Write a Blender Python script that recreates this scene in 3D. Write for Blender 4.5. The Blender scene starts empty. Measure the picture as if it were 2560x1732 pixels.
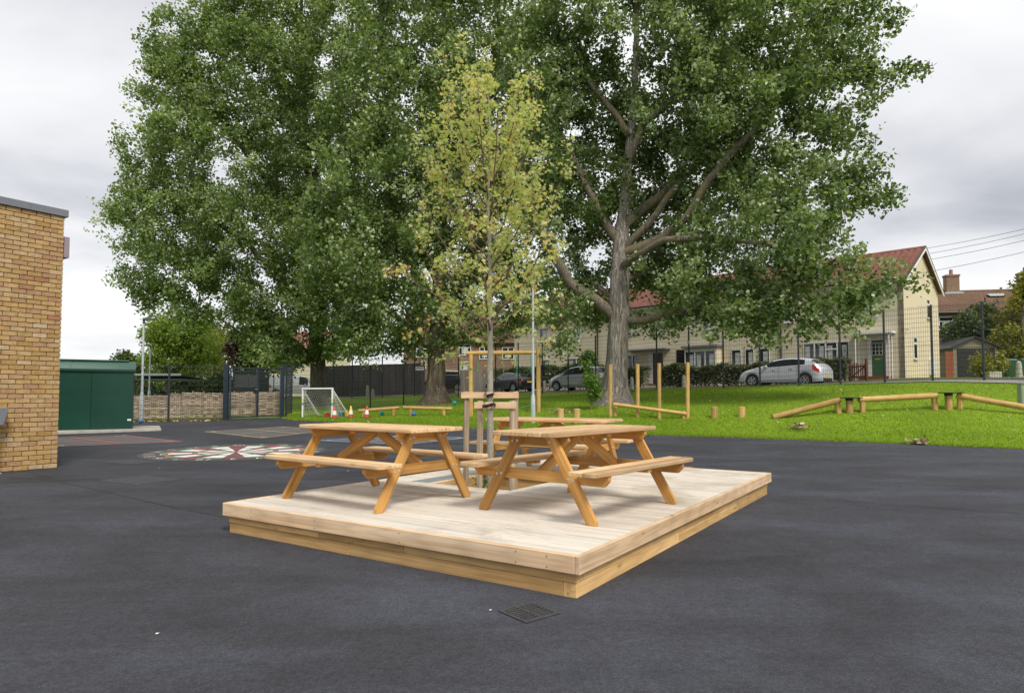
import bpy, bmesh, math, random
import numpy as np
from mathutils import Vector, Matrix

# ------------------------------------------------------------------ camera, sky, sun, exposure
scene = bpy.context.scene
F_PX, CX_PX, HORIZON, PITCH, CAM_H = 1640.0, 1280.0, 990.0, math.radians(2.5), 1.344
PY = HORIZON - F_PX * math.tan(PITCH)
cam_data = bpy.data.cameras.new('camera'); cam = bpy.data.objects.new('camera', cam_data)
scene.collection.objects.link(cam); scene.camera = cam
cam_data.sensor_width = 36.0; cam_data.lens = 36.0 * F_PX / 2560.0
cam_data.shift_y = (PY - 866.0) / 2560.0
cam_data.clip_start = 0.05; cam_data.clip_end = 3000
cam.location = (0, 0, CAM_H); cam.rotation_euler = (math.pi / 2 + PITCH, 0, 0)

SUN_DIR = Vector((0.30, -0.60, 0.74)).normalized()          # towards the sun
world = bpy.data.worlds.new('World'); scene.world = world; world.use_nodes = True
nt = world.node_tree; nt.nodes.clear()
def wn(t, **kw):
    n = nt.nodes.new(t)
    for k, v in kw.items(): setattr(n, k, v)
    return n
w_out = wn('ShaderNodeOutputWorld'); w_bg = wn('ShaderNodeBackground')
w_sky = wn('ShaderNodeTexSky', sky_type='NISHITA', sun_disc=False)
w_sky.sun_elevation = math.asin(SUN_DIR.z); w_sky.sun_rotation = math.atan2(SUN_DIR.x, SUN_DIR.y)
w_sc = wn('ShaderNodeVectorMath', operation='SCALE'); w_sc.inputs['Scale'].default_value = 0.10
nt.links.new(w_sky.outputs[0], w_sc.inputs[0])
w_tc = wn('ShaderNodeTexCoord'); w_sep = wn('ShaderNodeSeparateXYZ')
nt.links.new(w_tc.outputs['Generated'], w_sep.inputs[0])
w_mx = wn('ShaderNodeMath', operation='MAXIMUM'); w_mx.inputs[1].default_value = 0.0
nt.links.new(w_sep.outputs['Z'], w_mx.inputs[0])
w_ad = wn('ShaderNodeMath', operation='ADD'); w_ad.inputs[1].default_value = 0.16
nt.links.new(w_mx.outputs[0], w_ad.inputs[0])
w_dx = wn('ShaderNodeMath', operation='DIVIDE'); w_dy = wn('ShaderNodeMath', operation='DIVIDE')
nt.links.new(w_sep.outputs['X'], w_dx.inputs[0]); nt.links.new(w_ad.outputs[0], w_dx.inputs[1])
nt.links.new(w_sep.outputs['Y'], w_dy.inputs[0]); nt.links.new(w_ad.outputs[0], w_dy.inputs[1])
w_cm = wn('ShaderNodeCombineXYZ'); nt.links.new(w_dx.outputs[0], w_cm.inputs[0]); nt.links.new(w_dy.outputs[0], w_cm.inputs[1])
w_no = wn('ShaderNodeTexNoise'); w_no.inputs['Scale'].default_value = 0.72; w_no.inputs['Detail'].default_value = 7
w_no.inputs['Roughness'].default_value = 0.48; w_no.inputs['Distortion'].default_value = 0.35
w_mp = wn('ShaderNodeMapping'); w_mp.inputs['Location'].default_value = (0.0, 0.0, 0); w_mp.inputs['Scale'].default_value = (0.8, 1.15, 1)
nt.links.new(w_cm.outputs[0], w_mp.inputs[0]); nt.links.new(w_mp.outputs[0], w_no.inputs['Vector'])
w_rp = wn('ShaderNodeValToRGB'); e = w_rp.color_ramp.elements
e[0].position = 0.31; e[0].color = (0.25, 0.26, 0.29, 1); e[1].position = 0.58; e[1].color = (0.55, 0.55, 0.552, 1)
m_ = e.new(0.48); m_.color = (0.475, 0.477, 0.488, 1)
nt.links.new(w_no.outputs[0], w_rp.inputs[0])
w_mix = wn('ShaderNodeMix', data_type='RGBA'); w_mix.inputs[0].default_value = 0.96
nt.links.new(w_sc.outputs[0], w_mix.inputs[6]); nt.links.new(w_rp.outputs[0], w_mix.inputs[7])
nt.links.new(w_mix.outputs[2], w_bg.inputs['Color']); w_bg.inputs['Strength'].default_value = 1.0
nt.links.new(w_bg.outputs[0], w_out.inputs[0])

sun_data = bpy.data.lights.new('sun', 'SUN'); sun_data.energy = 1.5; sun_data.angle = math.radians(16); sun_data.color = (1.0, 0.93, 0.82)
sun = bpy.data.objects.new('sun', sun_data); scene.collection.objects.link(sun)
sun.rotation_euler = SUN_DIR.to_track_quat('Z', 'Y').to_euler()
vs = scene.view_settings; vs.view_transform = 'Standard'; vs.look = 'None'; vs.exposure = 0.93; vs.gamma = 1.0; vs.use_curve_mapping = False
scene.cycles.max_bounces = 6; scene.cycles.transparent_max_bounces = 8

# ------------------------------------------------------------------ pixel -> place helpers (2560 x 1732 photograph)
FW = np.array([0, math.cos(PITCH), math.sin(PITCH)]); UPV = np.array([0, -math.sin(PITCH), math.cos(PITCH)])
def ray(x, y): return FW + np.array([1., 0, 0]) * (x - CX_PX) / F_PX - UPV * (y - PY) / F_PX
CAM = np.array([0, 0, CAM_H])
def at(x, y, Y):
    d = ray(x, y); return Vector(CAM + d * (Y / d[1]))
def atz(x, y, z=0.0):
    d = ray(x, y); return Vector(CAM + d * ((z - CAM_H) / d[2]))
def onplane(x, y, p, n):
    d = Vector(ray(x, y)); c = Vector(CAM); t = (Vector(p) - c).dot(n) / d.dot(n); return c + d * t

rng = np.random.default_rng(7); random.seed(7)
COL = scene.collection

# ------------------------------------------------------------------ object helpers
def tag(o, label=None, cat=None, group=None, kind=None):
    if label: o['label'] = label
    if cat: o['category'] = cat
    if group: o['group'] = group
    if kind: o['kind'] = kind
    return o
def empty(name, loc=(0, 0, 0), rz=0.0, label=None, cat=None, group=None):
    o = bpy.data.objects.new(name, None); COL.objects.link(o); o.location = loc; o.rotation_euler = (0, 0, rz)
    o.empty_display_size = 0.1
    return tag(o, label, cat, group)
def link(name, me, mat, parent=None, M=None):
    o = bpy.data.objects.new(name, me); COL.objects.link(o)
    if mat is not None and len(me.materials) == 0: me.materials.append(mat)
    if parent is not None: o.parent = parent
    if M is not None: o.matrix_local = M
    return o
def children_of(o): return [c for c in bpy.data.objects if c.parent == o]
def copy_tree(o, parent=None, loc=None, rz=None):
    c = o.copy(); COL.objects.link(c); c.parent = parent
    if loc is not None: c.location = loc
    if rz is not None: c.rotation_euler = (0, 0, rz)
    for ch in children_of(o): copy_tree(ch, c)
    return c
def axes(origin, x, zhint=(0, 0, 1)):
    x = Vector(x).normalized(); z = Vector(zhint); y = z.cross(x)
    if y.length < 1e-6: y = Vector((0, 1, 0)).cross(x)
    y.normalize(); z = x.cross(y).normalized()
    return Matrix(((x.x, y.x, z.x, origin[0]), (x.y, y.y, z.y, origin[1]), (x.z, y.z, z.z, origin[2]), (0, 0, 0, 1)))

class MB:
    """collects shapes, builds ONE mesh"""
    def __init__(s): s.v = []; s.f = []
    def add(s, vs, fs):
        n = len(s.v); s.v += [tuple(p) for p in vs]; s.f += [tuple(i + n for i in f) for f in fs]; return s
    def box(s, c, d, M=None):
        x, y, z = d[0] / 2, d[1] / 2, d[2] / 2
        vs = [Vector((sx * x, sy * y, sz * z)) for sz in (-1, 1) for sx, sy in ((-1, -1), (1, -1), (1, 1), (-1, 1))]
        if M is not None: vs = [M @ p for p in vs]
        vs = [p + Vector(c) for p in vs]
        return s.add(vs, [(3, 2, 1, 0), (4, 5, 6, 7), (0, 1, 5, 4), (1, 2, 6, 5), (2, 3, 7, 6), (3, 0, 4, 7)])
    def bar(s, p0, p1, w, t, up=(0, 0, 1)):
        p0, p1 = Vector(p0), Vector(p1); M = axes((0, 0, 0), p1 - p0, up).to_3x3()
        return s.box((p0 + p1) / 2, ((p1 - p0).length, w, t), M)
    def tube(s, pts, rad, n=8, cap=True):
        pts = [Vector(p) for p in pts]; rad = rad if hasattr(rad, '__len__') else [rad] * len(pts)
        vs = []; fs = []; u = None
        for i, p in enumerate(pts):
            d = (pts[min(i + 1, len(pts) - 1)] - pts[max(i - 1, 0)]).normalized()
            if u is None: u = d.orthogonal().normalized()
            u = (u - d * u.dot(d)).normalized(); w = d.cross(u)
            for k in range(n):
                a = 2 * math.pi * k / n; vs.append(p + (u * math.cos(a) + w * math.sin(a)) * rad[i])
        for i in range(len(pts) - 1):
            for k in range(n):
                k2 = (k + 1) % n; fs.append((i * n + k, i * n + k2, (i + 1) * n + k2, (i + 1) * n + k))
        if cap:
            fs.append(tuple(range(n - 1, -1, -1))); fs.append(tuple((len(pts) - 1) * n + k for k in range(n)))
        return s.add(vs, fs)
    def lathe(s, prof, n=16, c=(0, 0, 0), axis='z'):
        vs = []; fs = []
        for r, h in prof:
            for k in range(n):
                a = 2 * math.pi * k / n; p = (r * math.cos(a), r * math.sin(a), h)
                if axis == 'y': p = (p[0], p[2], p[1])
                if axis == 'x': p = (p[2], p[0], p[1])
                vs.append((p[0] + c[0], p[1] + c[1], p[2] + c[2]))
        for i in range(len(prof) - 1):
            for k in range(n):
                k2 = (k + 1) % n; fs.append((i * n + k, i * n + k2, (i + 1) * n + k2, (i + 1) * n + k))
        return s.add(vs, fs)
    def prism(s, poly, z0, z1):
        n = len(poly); vs = [(p[0], p[1], z0) for p in poly] + [(p[0], p[1], z1) for p in poly]
        return s.add(vs, [tuple(range(n - 1, -1, -1)), tuple(range(n, 2 * n))] + [(i, (i + 1) % n, n + (i + 1) % n, n + i) for i in range(n)])
    def mesh(s, name, smooth=False, bevel=0.0):
        me = bpy.data.meshes.new(name); me.from_pydata(s.v, [], s.f)
        bm = bmesh.new(); bm.from_mesh(me)
        if bevel: bmesh.ops.bevel(bm, geom=list(bm.edges), offset=bevel, segments=1, affect='EDGES', clamp_overlap=True)
        bmesh.ops.recalc_face_normals(bm, faces=bm.faces)
        bm.to_mesh(me); bm.free()
        if smooth:
            me.shade_smooth()
            try: me.set_sharp_from_angle(angle=math.radians(38))
            except Exception: pass
        return me
    def build(s, name, mat, parent=None, M=None, smooth=False, bevel=0.0):
        return link(name, s.mesh(name, smooth, bevel), mat, parent, M)

def np_mesh(name, V, Fc, k, attr=None, smooth=False):
    """V (n,3) Fc (m,k) -> mesh, fast"""
    me = bpy.data.meshes.new(name); V = np.ascontiguousarray(V, dtype=np.float32); Fc = np.ascontiguousarray(Fc, dtype=np.int32)
    m = len(Fc); me.vertices.add(len(V)); me.vertices.foreach_set('co', V.ravel())
    me.loops.add(m * k); me.loops.foreach_set('vertex_index', Fc.ravel())
    me.polygons.add(m); me.polygons.foreach_set('loop_start', np.arange(m, dtype=np.int32) * k)
    me.polygons.foreach_set('loop_total', np.full(m, k, dtype=np.int32))
    if smooth: me.polygons.foreach_set('use_smooth', np.ones(m, dtype=bool))
    me.update(calc_edges=True)
    if attr is not None:
        for an, av in attr.items():
            a = me.attributes.new(an, 'FLOAT', 'FACE'); a.data.foreach_set('value', np.ascontiguousarray(av, dtype=np.float32))
    return me

def piece(name, poly, thick, mat, parent, origin, xdir, zdir, bevel=0.004, smooth=False):
    """flat board: outline poly in local xy (x along the grain), thickness along local z"""
    return MB().prism(poly, -thick / 2, thick / 2).build(name, mat, parent, axes(origin, xdir, zdir), bevel=bevel, smooth=smooth)
def beam(name, p0, p1, w, t, mat, parent=None, up=(0, 0, 1), bevel=0.004):
    p0, p1 = Vector(p0), Vector(p1); L = (p1 - p0).length
    return MB().box((L / 2, 0, 0), (L, w, t)).build(name, mat, parent, axes(p0, p1 - p0, up), bevel=bevel)
def log(name, p0, p1, r, mat, parent=None, ch=0.012, n=14):
    p0, p1 = Vector(p0), Vector(p1); L = (p1 - p0).length
    pr = [(0.0005, 0), (r - ch, 0), (r, ch), (r * 1.0, L * .5), (r, L - ch), (r - ch, L), (0.0005, L)]
    return MB().lathe(pr, n, axis='x').build(name, mat, parent, axes(p0, p1 - p0, (0.01, 0.02, 1)), smooth=True)

# ------------------------------------------------------------------ procedural materials
class NM:
    def __init__(s, name):
        s.m = bpy.data.materials.new(name); s.m.use_nodes = True; s.t = s.m.node_tree; s.b = s.t.nodes['Principled BSDF']
        s.out = s.t.nodes['Material Output']
    def n(s, t, ins=None, **kw):
        nd = s.t.nodes.new(t)
        for k, v in kw.items(): setattr(nd, k, v)
        for k, v in (ins or {}).items():
            if isinstance(v, bpy.types.NodeSocket): s.t.links.new(v, nd.inputs[k])
            else: nd.inputs[k].default_value = v
        return nd
    def link(s, a, b): s.t.links.new(a, b)
    def set(s, **kw):
        for k, v in kw.items():
            k = k.replace('_', ' ')
            if isinstance(v, bpy.types.NodeSocket): s.t.links.new(v, s.b.inputs[k])
            else: s.b.inputs[k].default_value = v
        return s.m
    def coords(s, kind='Object', rand=0.0, scale=(1, 1, 1)):
        if kind == 'Position': v = s.n('ShaderNodeNewGeometry').outputs['Position']
        else: v = s.n('ShaderNodeTexCoord').outputs[kind]
        if rand:
            r = s.n('ShaderNodeObjectInfo').outputs['Random']
            mm = s.n('ShaderNodeMath', {0: r, 1: rand}, operation='MULTIPLY').outputs[0]
            v = s.n('ShaderNodeVectorMath', {0: v, 1: mm}, operation='ADD').outputs[0]
        if tuple(scale) != (1, 1, 1): v = s.n('ShaderNodeMapping', {'Vector': v, 'Scale': scale}).outputs[0]
        return v
    def noise(s, v, scale, detail=4, rough=.55, dist=0.0):
        return s.n('ShaderNodeTexNoise', {'Vector': v, 'Scale': scale, 'Detail': detail, 'Roughness': rough, 'Distortion': dist}).outputs[0]
    def ramp(s, fac, stops, interp='LINEAR'):
        r = s.n('ShaderNodeValToRGB', {0: fac}); cr = r.color_ramp; cr.interpolation = interp
        while len(cr.elements) < len(stops): cr.elements.new(0.5)
        for e_, (p, c) in zip(cr.elements, stops): e_.position = p; e_.color = (c, c, c, 1) if not hasattr(c, '__len__') else tuple(c) + (1,)
        return r.outputs[0]
    def mix(s, fac, a, b, mode='MIX'):
        nd = s.n('ShaderNodeMix', data_type='RGBA', blend_type=mode)
        for i, v in ((0, fac), (6, a), (7, b)):
            if isinstance(v, bpy.types.NodeSocket): s.t.links.new(v, nd.inputs[i])
            else: nd.inputs[i].default_value = v if i == 0 else tuple(v) + (1,)
        return nd.outputs[2]
    def math(s, op, a, b=0.0):
        return s.n('ShaderNodeMath', {0: a, 1: b}, operation=op).outputs[0]
    def bump(s, h, strength=.3, dist=.01):
        return s.n('ShaderNodeBump', {'Height': h, 'Strength': strength, 'Distance': dist}).outputs[0]
    def random(s): return s.n('ShaderNodeObjectInfo').outputs['Random']

def plain(name, c, rough=.6, var=.12, scale=6.0, metal=0.0, bump=0.0, kind='Object', spec=.5):
    s = NM(name); v = s.coords(kind); f = s.noise(v, scale, 5, .6)
    c = np.array(c); col = s.ramp(f, [(.3, tuple(c * (1 - var))), (.7, tuple(np.minimum(c * (1 + var), 1)))])
    s.set(Base_Color=col, Roughness=rough, Metallic=metal, Specular_IOR_Level=spec)
    if bump: s.set(Normal=s.bump(s.noise(v, scale * 12, 4), bump, .01))
    return s.m

def wood(name, dark, mid, light, grain=1.0, rough=.72, knots=.55, streak=None, bump=.25):
    s = NM(name); v = s.coords('Object', 23.0)
    g = s.noise(s.n('ShaderNodeMapping', {'Vector': v, 'Scale': (.7, 34 * grain, 34 * grain)}).outputs[0], 1.0, 5, .6, .6)
    wv = s.n('ShaderNodeTexWave', {'Vector': s.n('ShaderNodeMapping', {'Vector': v, 'Scale': (.35, 9, 9)}).outputs[0], 'Scale': 2.2, 'Distortion': 5.5, 'Detail': 3, 'Detail Scale': .8}).outputs[1]
    col = s.ramp(g, [(.28, dark), (.5, mid), (.72, light)])
    rings = s.ramp(wv, [(.0, .88), (.45, 1.0), (1, 1.03)])
    col = s.mix(.75, col, rings, 'MULTIPLY')
    big = s.noise(s.n('ShaderNodeMapping', {'Vector': v, 'Scale': (.5, 4, 4)}).outputs[0], 1.3, 3)
    col = s.mix(1.0, col, s.ramp(big, [(.3, .82), (.7, 1.12)]), 'MULTIPLY')
    rr = s.random(); col = s.mix(1.0, col, s.ramp(rr, [(0, (.76, .74, .71)), (.5, (1.0, 1.0, 1.0)), (1, (1.14, 1.12, 1.10))]), 'MULTIPLY')
    if knots:
        vo = s.n('ShaderNodeTexVoronoi', {'Vector': s.n('ShaderNodeMapping', {'Vector': v, 'Scale': (2.3, 6.5, 6.5)}).outputs[0], 'Scale': 1.0, 'Randomness': 1.0}).outputs['Distance']
        kf = s.ramp(vo, [(.05, knots), (.085, knots * .55), (.13, 0)])
        col = s.mix(kf, col, tuple(np.array(dark) * .45))
    if streak:
        st = s.noise(s.n('ShaderNodeMapping', {'Vector': v, 'Scale': (.7, 60, 60)}).outputs[0], 1.0, 6, .7)
        col = s.mix(s.ramp(st, [(.5, 0), (.68, streak[1])]), col, streak[0])
    s.set(Base_Color=col, Roughness=rough, Normal=s.bump(g, bump, .004), Specular_IOR_Level=.3)
    return s.m

def leaf_mat(name, stops, trans=.35, rough=.45, sheen=.5):
    s = NM(name); a = s.n('ShaderNodeAttribute', attribute_name='tint').outputs['Fac']
    col = s.ramp(a, stops)
    s.set(Base_Color=col, Roughness=rough, Specular_IOR_Level=sheen)
    tr = s.n('ShaderNodeBsdfTranslucent', {'Color': s.mix(1.0, col, (1.25, 1.3, .55), 'MULTIPLY')})
    mx = s.n('ShaderNodeMixShader', {0: trans, 1: s.b.outputs[0], 2: tr.outputs[0]})
    s.link(mx.outputs[0], s.out.inputs[0]); return s.m

def bark(name, dark, light, lichen=None, sx=5.0, sz=1.1, bump=1.0, crk=.42):
    s = NM(name); v = s.coords('Position')
    m = s.n('ShaderNodeMapping', {'Vector': v, 'Scale': (sx, sx, sz)}).outputs[0]
    f = s.noise(m, 2.0, 7, .68, .8); r = s.math('ABSOLUTE', s.math('SUBTRACT', s.noise(s.n('ShaderNodeMapping', {'Vector': v, 'Scale': (sx * 1.6, sx * 1.6, sz * .55)}).outputs[0], 1.6, 5, .6, 1.2), .5))
    crack = s.ramp(r, [(0, crk), (.07, 1.0)])
    col = s.mix(1.0, s.ramp(f, [(.3, dark), (.7, light)]), crack, 'MULTIPLY')
    if lichen:
        lf = s.noise(v, 1.7, 5, .7); col = s.mix(s.ramp(lf, [(.5, 0), (.66, .75)]), col, lichen)
    h = s.math('ADD', f, crack)
    s.set(Base_Color=col, Roughness=.9, Normal=s.bump(h, bump, .03), Specular_IOR_Level=.2); return s.m

M = {}
# wood
M['table'] = wood('table_wood', (.38, .175, .040), (.60, .315, .088), (.70, .425, .15), 1.1, .62, .5, bump=.3)
M['table_top'] = wood('table_top_wood', (.52, .31, .14), (.70, .475, .265), (.79, .60, .385), 1.0, .68, .45, streak=((.25, .15, .075), .45), bump=.35)
M['deck'] = wood('deck_wood', (.55, .485, .42), (.72, .665, .60), (.82, .785, .735), 1.6, .8, .30, streak=((.27, .20, .14), .65), bump=.45)
M['fascia'] = wood('fascia_wood', (.55, .35, .185), (.72, .52, .33), (.80, .635, .45), .9, .72, .8, bump=.2)
M['sleeper'] = wood('sleeper_wood', (.46, .27, .10), (.65, .415, .175), (.74, .52, .26), .8, .78, .6, streak=((.22, .14, .06), .35), bump=.3)
M['log'] = wood('log_wood', (.32, .185, .05), (.53, .345, .12), (.65, .46, .21), .8, .7, .5, bump=.3)
M['stake'] = wood('stake_wood', (.24, .185, .125), (.44, .35, .25), (.57, .48, .37), 1.2, .85, .45, streak=((.13, .09, .06), .6), bump=.5)
M['crossbar'] = wood('crossbar_wood', (.48, .30, .16), (.63, .44, .27), (.70, .54, .37), 1, .75, .4)
M['gatewood'] = wood('gate_wood', (.10, .035, .018), (.17, .06, .03), (.22, .09, .05), 1, .7, .3)
M['darkfence'] = wood('dark_fence_wood', (.045, .042, .045), (.075, .07, .074), (.115, .108, .11), .6, .8, .2)
M['greyfence'] = wood('grey_fence_wood', (.12, .11, .10), (.2, .185, .165), (.28, .26, .23), .6, .85, .2)
M['redfence'] = wood('red_fence_wood', (.16, .04, .02), (.24, .07, .035), (.30, .1, .05), .6, .8, .2)
s = NM('deck_board_wood'); v = s.coords('Object', 23.0)
g = s.noise(s.n('ShaderNodeMapping', {'Vector': v, 'Scale': (.35, 75, 75)}).outputs[0], 1.0, 5, .65, .3); st = s.noise(s.n('ShaderNodeMapping', {'Vector': v, 'Scale': (.9, 45, 45)}).outputs[0], 1.0, 5, .75)
col = s.ramp(g, [(.25, (.50, .445, .375)), (.5, (.71, .67, .60)), (.75, (.83, .805, .755))]); col = s.mix(s.ramp(st, [(.54, 0), (.66, .6)]), col, (.33, .245, .165))
col = s.mix(1.0, col, s.ramp(s.random(), [(0, (.88, .87, .86)), (1, (1.06, 1.05, 1.04))]), 'MULTIPLY'); wp = s.coords('Position'); stn = s.noise(wp, 1.1, 5, .65, .6); col = s.mix(1.0, col, s.ramp(stn, [(.34, (.80, .77, .73)), (.52, (1, 1, 1))]), 'MULTIPLY')
s.set(Base_Color=col, Roughness=.82, Normal=s.bump(g, .4, .004), Specular_IOR_Level=.25); M['deck'] = s.m
# leaves
M['poplar'] = leaf_mat('poplar_leaf', [(0, (.060, .100, .032)), (.45, (.160, .235, .080)), (.8, (.270, .355, .150)), (1, (.52, .60, .40))], .45, .36, .7)  # palest stop paints in leaf highlights as well as pale undersides
M['poplar2'] = leaf_mat('poplar_leaf_left', [(0, (.064, .104, .030)), (.45, (.172, .252, .078)), (.8, (.285, .372, .148)), (1, (.53, .61, .39))], .45, .36, .7)  # last tone again holds painted highlights plus pale undersides
M['maple'] = leaf_mat('maple_leaf', [(0, (.34, .46, .17)), (.35, (.50, .57, .26)), (.66, (.66, .62, .33)), (.82, (.75, .55, .29)), (.93, (.68, .39, .23)), (1, (.62, .26, .18))], .50, .5, .35)
M['willow'] = leaf_mat('yellow_green_leaf', [(0, (.12, .19, .025)), (.5, (.22, .31, .045)), (1, (.34, .41, .09))], .45)
M['copper'] = leaf_mat('copper_leaf', [(0, (.028, .012, .014)), (.6, (.065, .030, .030)), (1, (.15, .085, .085))], .25)
M['shrub'] = leaf_mat('shrub_leaf', [(0, (.03, .05, .015)), (.5, (.07, .11, .025)), (1, (.15, .18, .06))], .3)
M['hedge'] = leaf_mat('hedge_leaf', [(0, (.03, .045, .012)), (.5, (.075, .105, .028)), (1, (.19, .18, .08))], .3)
M['yellow'] = leaf_mat('yellow_leaf', [(0, (.12, .15, .02)), (.5, (.25, .26, .03)), (1, (.42, .36, .05))], .38)
M['bright'] = leaf_mat('bright_leaf', [(0, (.06, .13, .02)), (.6, (.13, .24, .04)), (1, (.25, .36, .09))], .38)
M['fallen'] = leaf_mat('fallen_leaf', [(0, (.22, .13, .04)), (.4, (.50, .34, .05)), (1, (.72, .58, .16))], .1)
M['deadleaf'] = leaf_mat('dead_leaf', [(0, (.20, .13, .08)), (.5, (.42, .32, .22)), (1, (.62, .54, .42))], .1)
M['grassblade'] = leaf_mat('grass_blade', [(0, (.135, .23, .014)), (.5, (.215, .335, .022)), (.85, (.28, .41, .04)), (1, (.44, .43, .12))], .35, .55, .3)
# bark
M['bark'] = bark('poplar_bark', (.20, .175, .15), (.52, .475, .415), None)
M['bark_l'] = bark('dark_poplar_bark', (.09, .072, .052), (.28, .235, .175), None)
M['limb'] = bark('limb_bark', (.13, .11, .082), (.34, .295, .23), (.24, .20, .08), 7, 3, .6)
M['maplebark'] = bark('maple_bark', (.26, .235, .195), (.46, .43, .37), (.30, .30, .235), 22, 14, .2, .8)
M['twig'] = plain('twig_bark', (.16, .10, .07), .8, .25, 9)
# plain things
M['green'] = None
s = NM('green_shed_paint'); v = s.coords('Object'); f = s.noise(v, 1.2, 3); f2 = s.noise(v, 55, 3)
s.set(Base_Color=s.ramp(f, [(.3, (.003, .040, .025)), (.7, (.004, .056, .036))]), Roughness=.33, Specular_IOR_Level=.6, Normal=s.bump(f2, .18, .004)); M['green'] = s.m
M['greenroof'] = plain('green_roof_paint', (.055, .125, .095), .38, .1, 3)
M['concrete'] = plain('concrete', (.42, .40, .36), .9, .18, 5, bump=.3)
M['kerb'] = plain('kerb_concrete', (.36, .33, .28), .9, .2, 3, bump=.3)
M['capgrey'] = plain('grey_coping', (.175, .185, .215), .45, .06, 2)
M['steel'] = plain('galvanised_steel', (.47, .51, .53), .42, .12, 9, .55)
M['lampgrey'] = plain('lamp_steel', (.50, .55, .57), .45, .1, 6, .3)
M['lampdark'] = plain('lamp_head_grey', (.085, .10, .10), .5, .1, 4)
M['fencepost'] = plain('fence_post_paint', (.026, .035, .046), .45, .12, 8)
M['gateblue'] = plain('gate_post_paint', (.018, .032, .044), .40, .12, 8)
M['wire'] = plain('fence_wire', (.035, .042, .048), .5, .05, 8)
M['black'] = plain('black_rubber', (.012, .012, .013), .55, .2, 12)
M['bolt'] = plain('bolt_zinc', (.62, .62, .62), .35, .1, 30, .7)
M['iron'] = plain('cast_iron', (.06, .06, .067), .6, .25, 25, .4, bump=.4)
M['shade_black'] = plain('opening_shade', (.004, .004, .004), .95, .1, 5)
M['white'] = plain('white_paint', (.78, .79, .79), .4, .05, 4)
M['upvc'] = plain('white_upvc', (.74, .75, .74), .35, .05, 4)
M['net'] = plain('white_net', (.72, .72, .70), .8, .08, 4)
M['red'] = plain('red_plastic', (.55, .055, .03), .4, .12, 8)
M['yellowp'] = plain('yellow_plastic', (.75, .48, .02), .4, .1, 8)
M['blue'] = plain('blue_plastic', (.03, .16, .42), .4, .15, 8)
M['teal'] = plain('teal_plastic', (.015, .32, .38), .35, .1, 8)
M['coneblack'] = plain('cone_base_rubber', (.035, .03, .03), .7, .2, 8)
M['rope'] = plain('green_rope', (.02, .30, .17), .7, .2, 30)
M['render'] = plain('cream_render', (.72, .645, .49), .9, .07, .7, bump=.15)
M['renderg'] = plain('cream_gable_render', (.66, .565, .42), .9, .06, .6, bump=.15)
M['glass'] = None
s = NM('window_glass'); s.set(Base_Color=(.018, .022, .026, 1), Roughness=.06, Specular_IOR_Level=.8); M['glass'] = s.m
M['curtain'] = plain('net_curtain', (.50, .52, .53), .8, .25, 5)
M['doorgreen'] = plain('green_door_paint', (.045, .13, .055), .4, .08, 4)
M['doorbrown'] = plain('dark_door_paint', (.05, .025, .02), .4, .1, 4)
M['bayroof'] = plain('lead_bay_roof', (.17, .18, .20), .6, .12, 4)
M['pipe'] = plain('black_pipe', (.02, .02, .02), .45, .1, 6)
M['brickfar'] = None
def far_brick(name, c1, c2, mortar):
    s = NM(name); v = s.coords('Object'); b = s.n('ShaderNodeTexBrick', {'Vector': s.n('ShaderNodeMapping', {'Vector': v, 'Rotation': (math.pi / 2, 0, 0)}).outputs[0], 'Color1': c1 + (1,), 'Color2': c2 + (1,), 'Mortar': mortar + (1,), 'Scale': 1.0, 'Brick Width': .225, 'Row Height': .075, 'Mortar Size': .008}).outputs[0]
    col = s.mix(.6, b, s.ramp(s.noise(v, 2.5, 4), [(.3, .75), (.7, 1.15)]), 'MULTIPLY'); s.set(Base_Color=col, Roughness=.9); return s.m
M['brickfar'] = far_brick('far_brown_brick', (.20, .105, .07), (.27, .15, .10), (.30, .26, .21))
M['tilered'] = plain('red_roof_tile', (.33, .145, .118), .75, .22, 2.2)
M['tilebrown'] = None
s = NM('brown_roof_tile'); v = s.coords('Object'); f = s.noise(v, 14, 3, .7); g = s.noise(v, .8, 3)
s.set(Base_Color=s.mix(1.0, s.ramp(f, [(.3, (.10, .058, .038)), (.55, (.20, .115, .075)), (.75, (.32, .23, .16))]), s.ramp(g, [(.3, .8), (.7, 1.1)]), 'MULTIPLY'), Roughness=.85); M['tilebrown'] = s.m
M['garage'] = plain('garage_pebble', (.24, .20, .165), .95, .3, 30)
M['garagedoor'] = plain('garage_door_black', (.012, .012, .014), .5, .2, 3)
M['bin'] = plain('green_bin_plastic', (.018, .085, .035), .5, .1, 5)
M['binlid'] = plain('bin_lid_plastic', (.09, .16, .22), .5, .1, 5)
M['pillar'] = plain('pale_green_pillar', (.25, .32, .22), .6, .08, 4)
M['cable'] = plain('overhead_cable', (.06, .06, .065), .6, .05, 4)
M['wattle'] = None
s = NM('woven_hazel'); a = s.n('ShaderNodeAttribute', attribute_name='tint').outputs['Fac']; v = s.coords('Object'); f = s.noise(v, 20, 3)
s.set(Base_Color=s.mix(1.0, s.ramp(a, [(0, (.24, .185, .135)), (.5, (.46, .37, .275)), (1, (.68, .58, .46))]), s.ramp(f, [(.3, .75), (.7, 1.15)]), 'MULTIPLY'), Roughness=.85); M['wattle'] = s.m
M['hazelpost'] = plain('hazel_post', (.36, .28, .19), .85, .25, 10)
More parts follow.
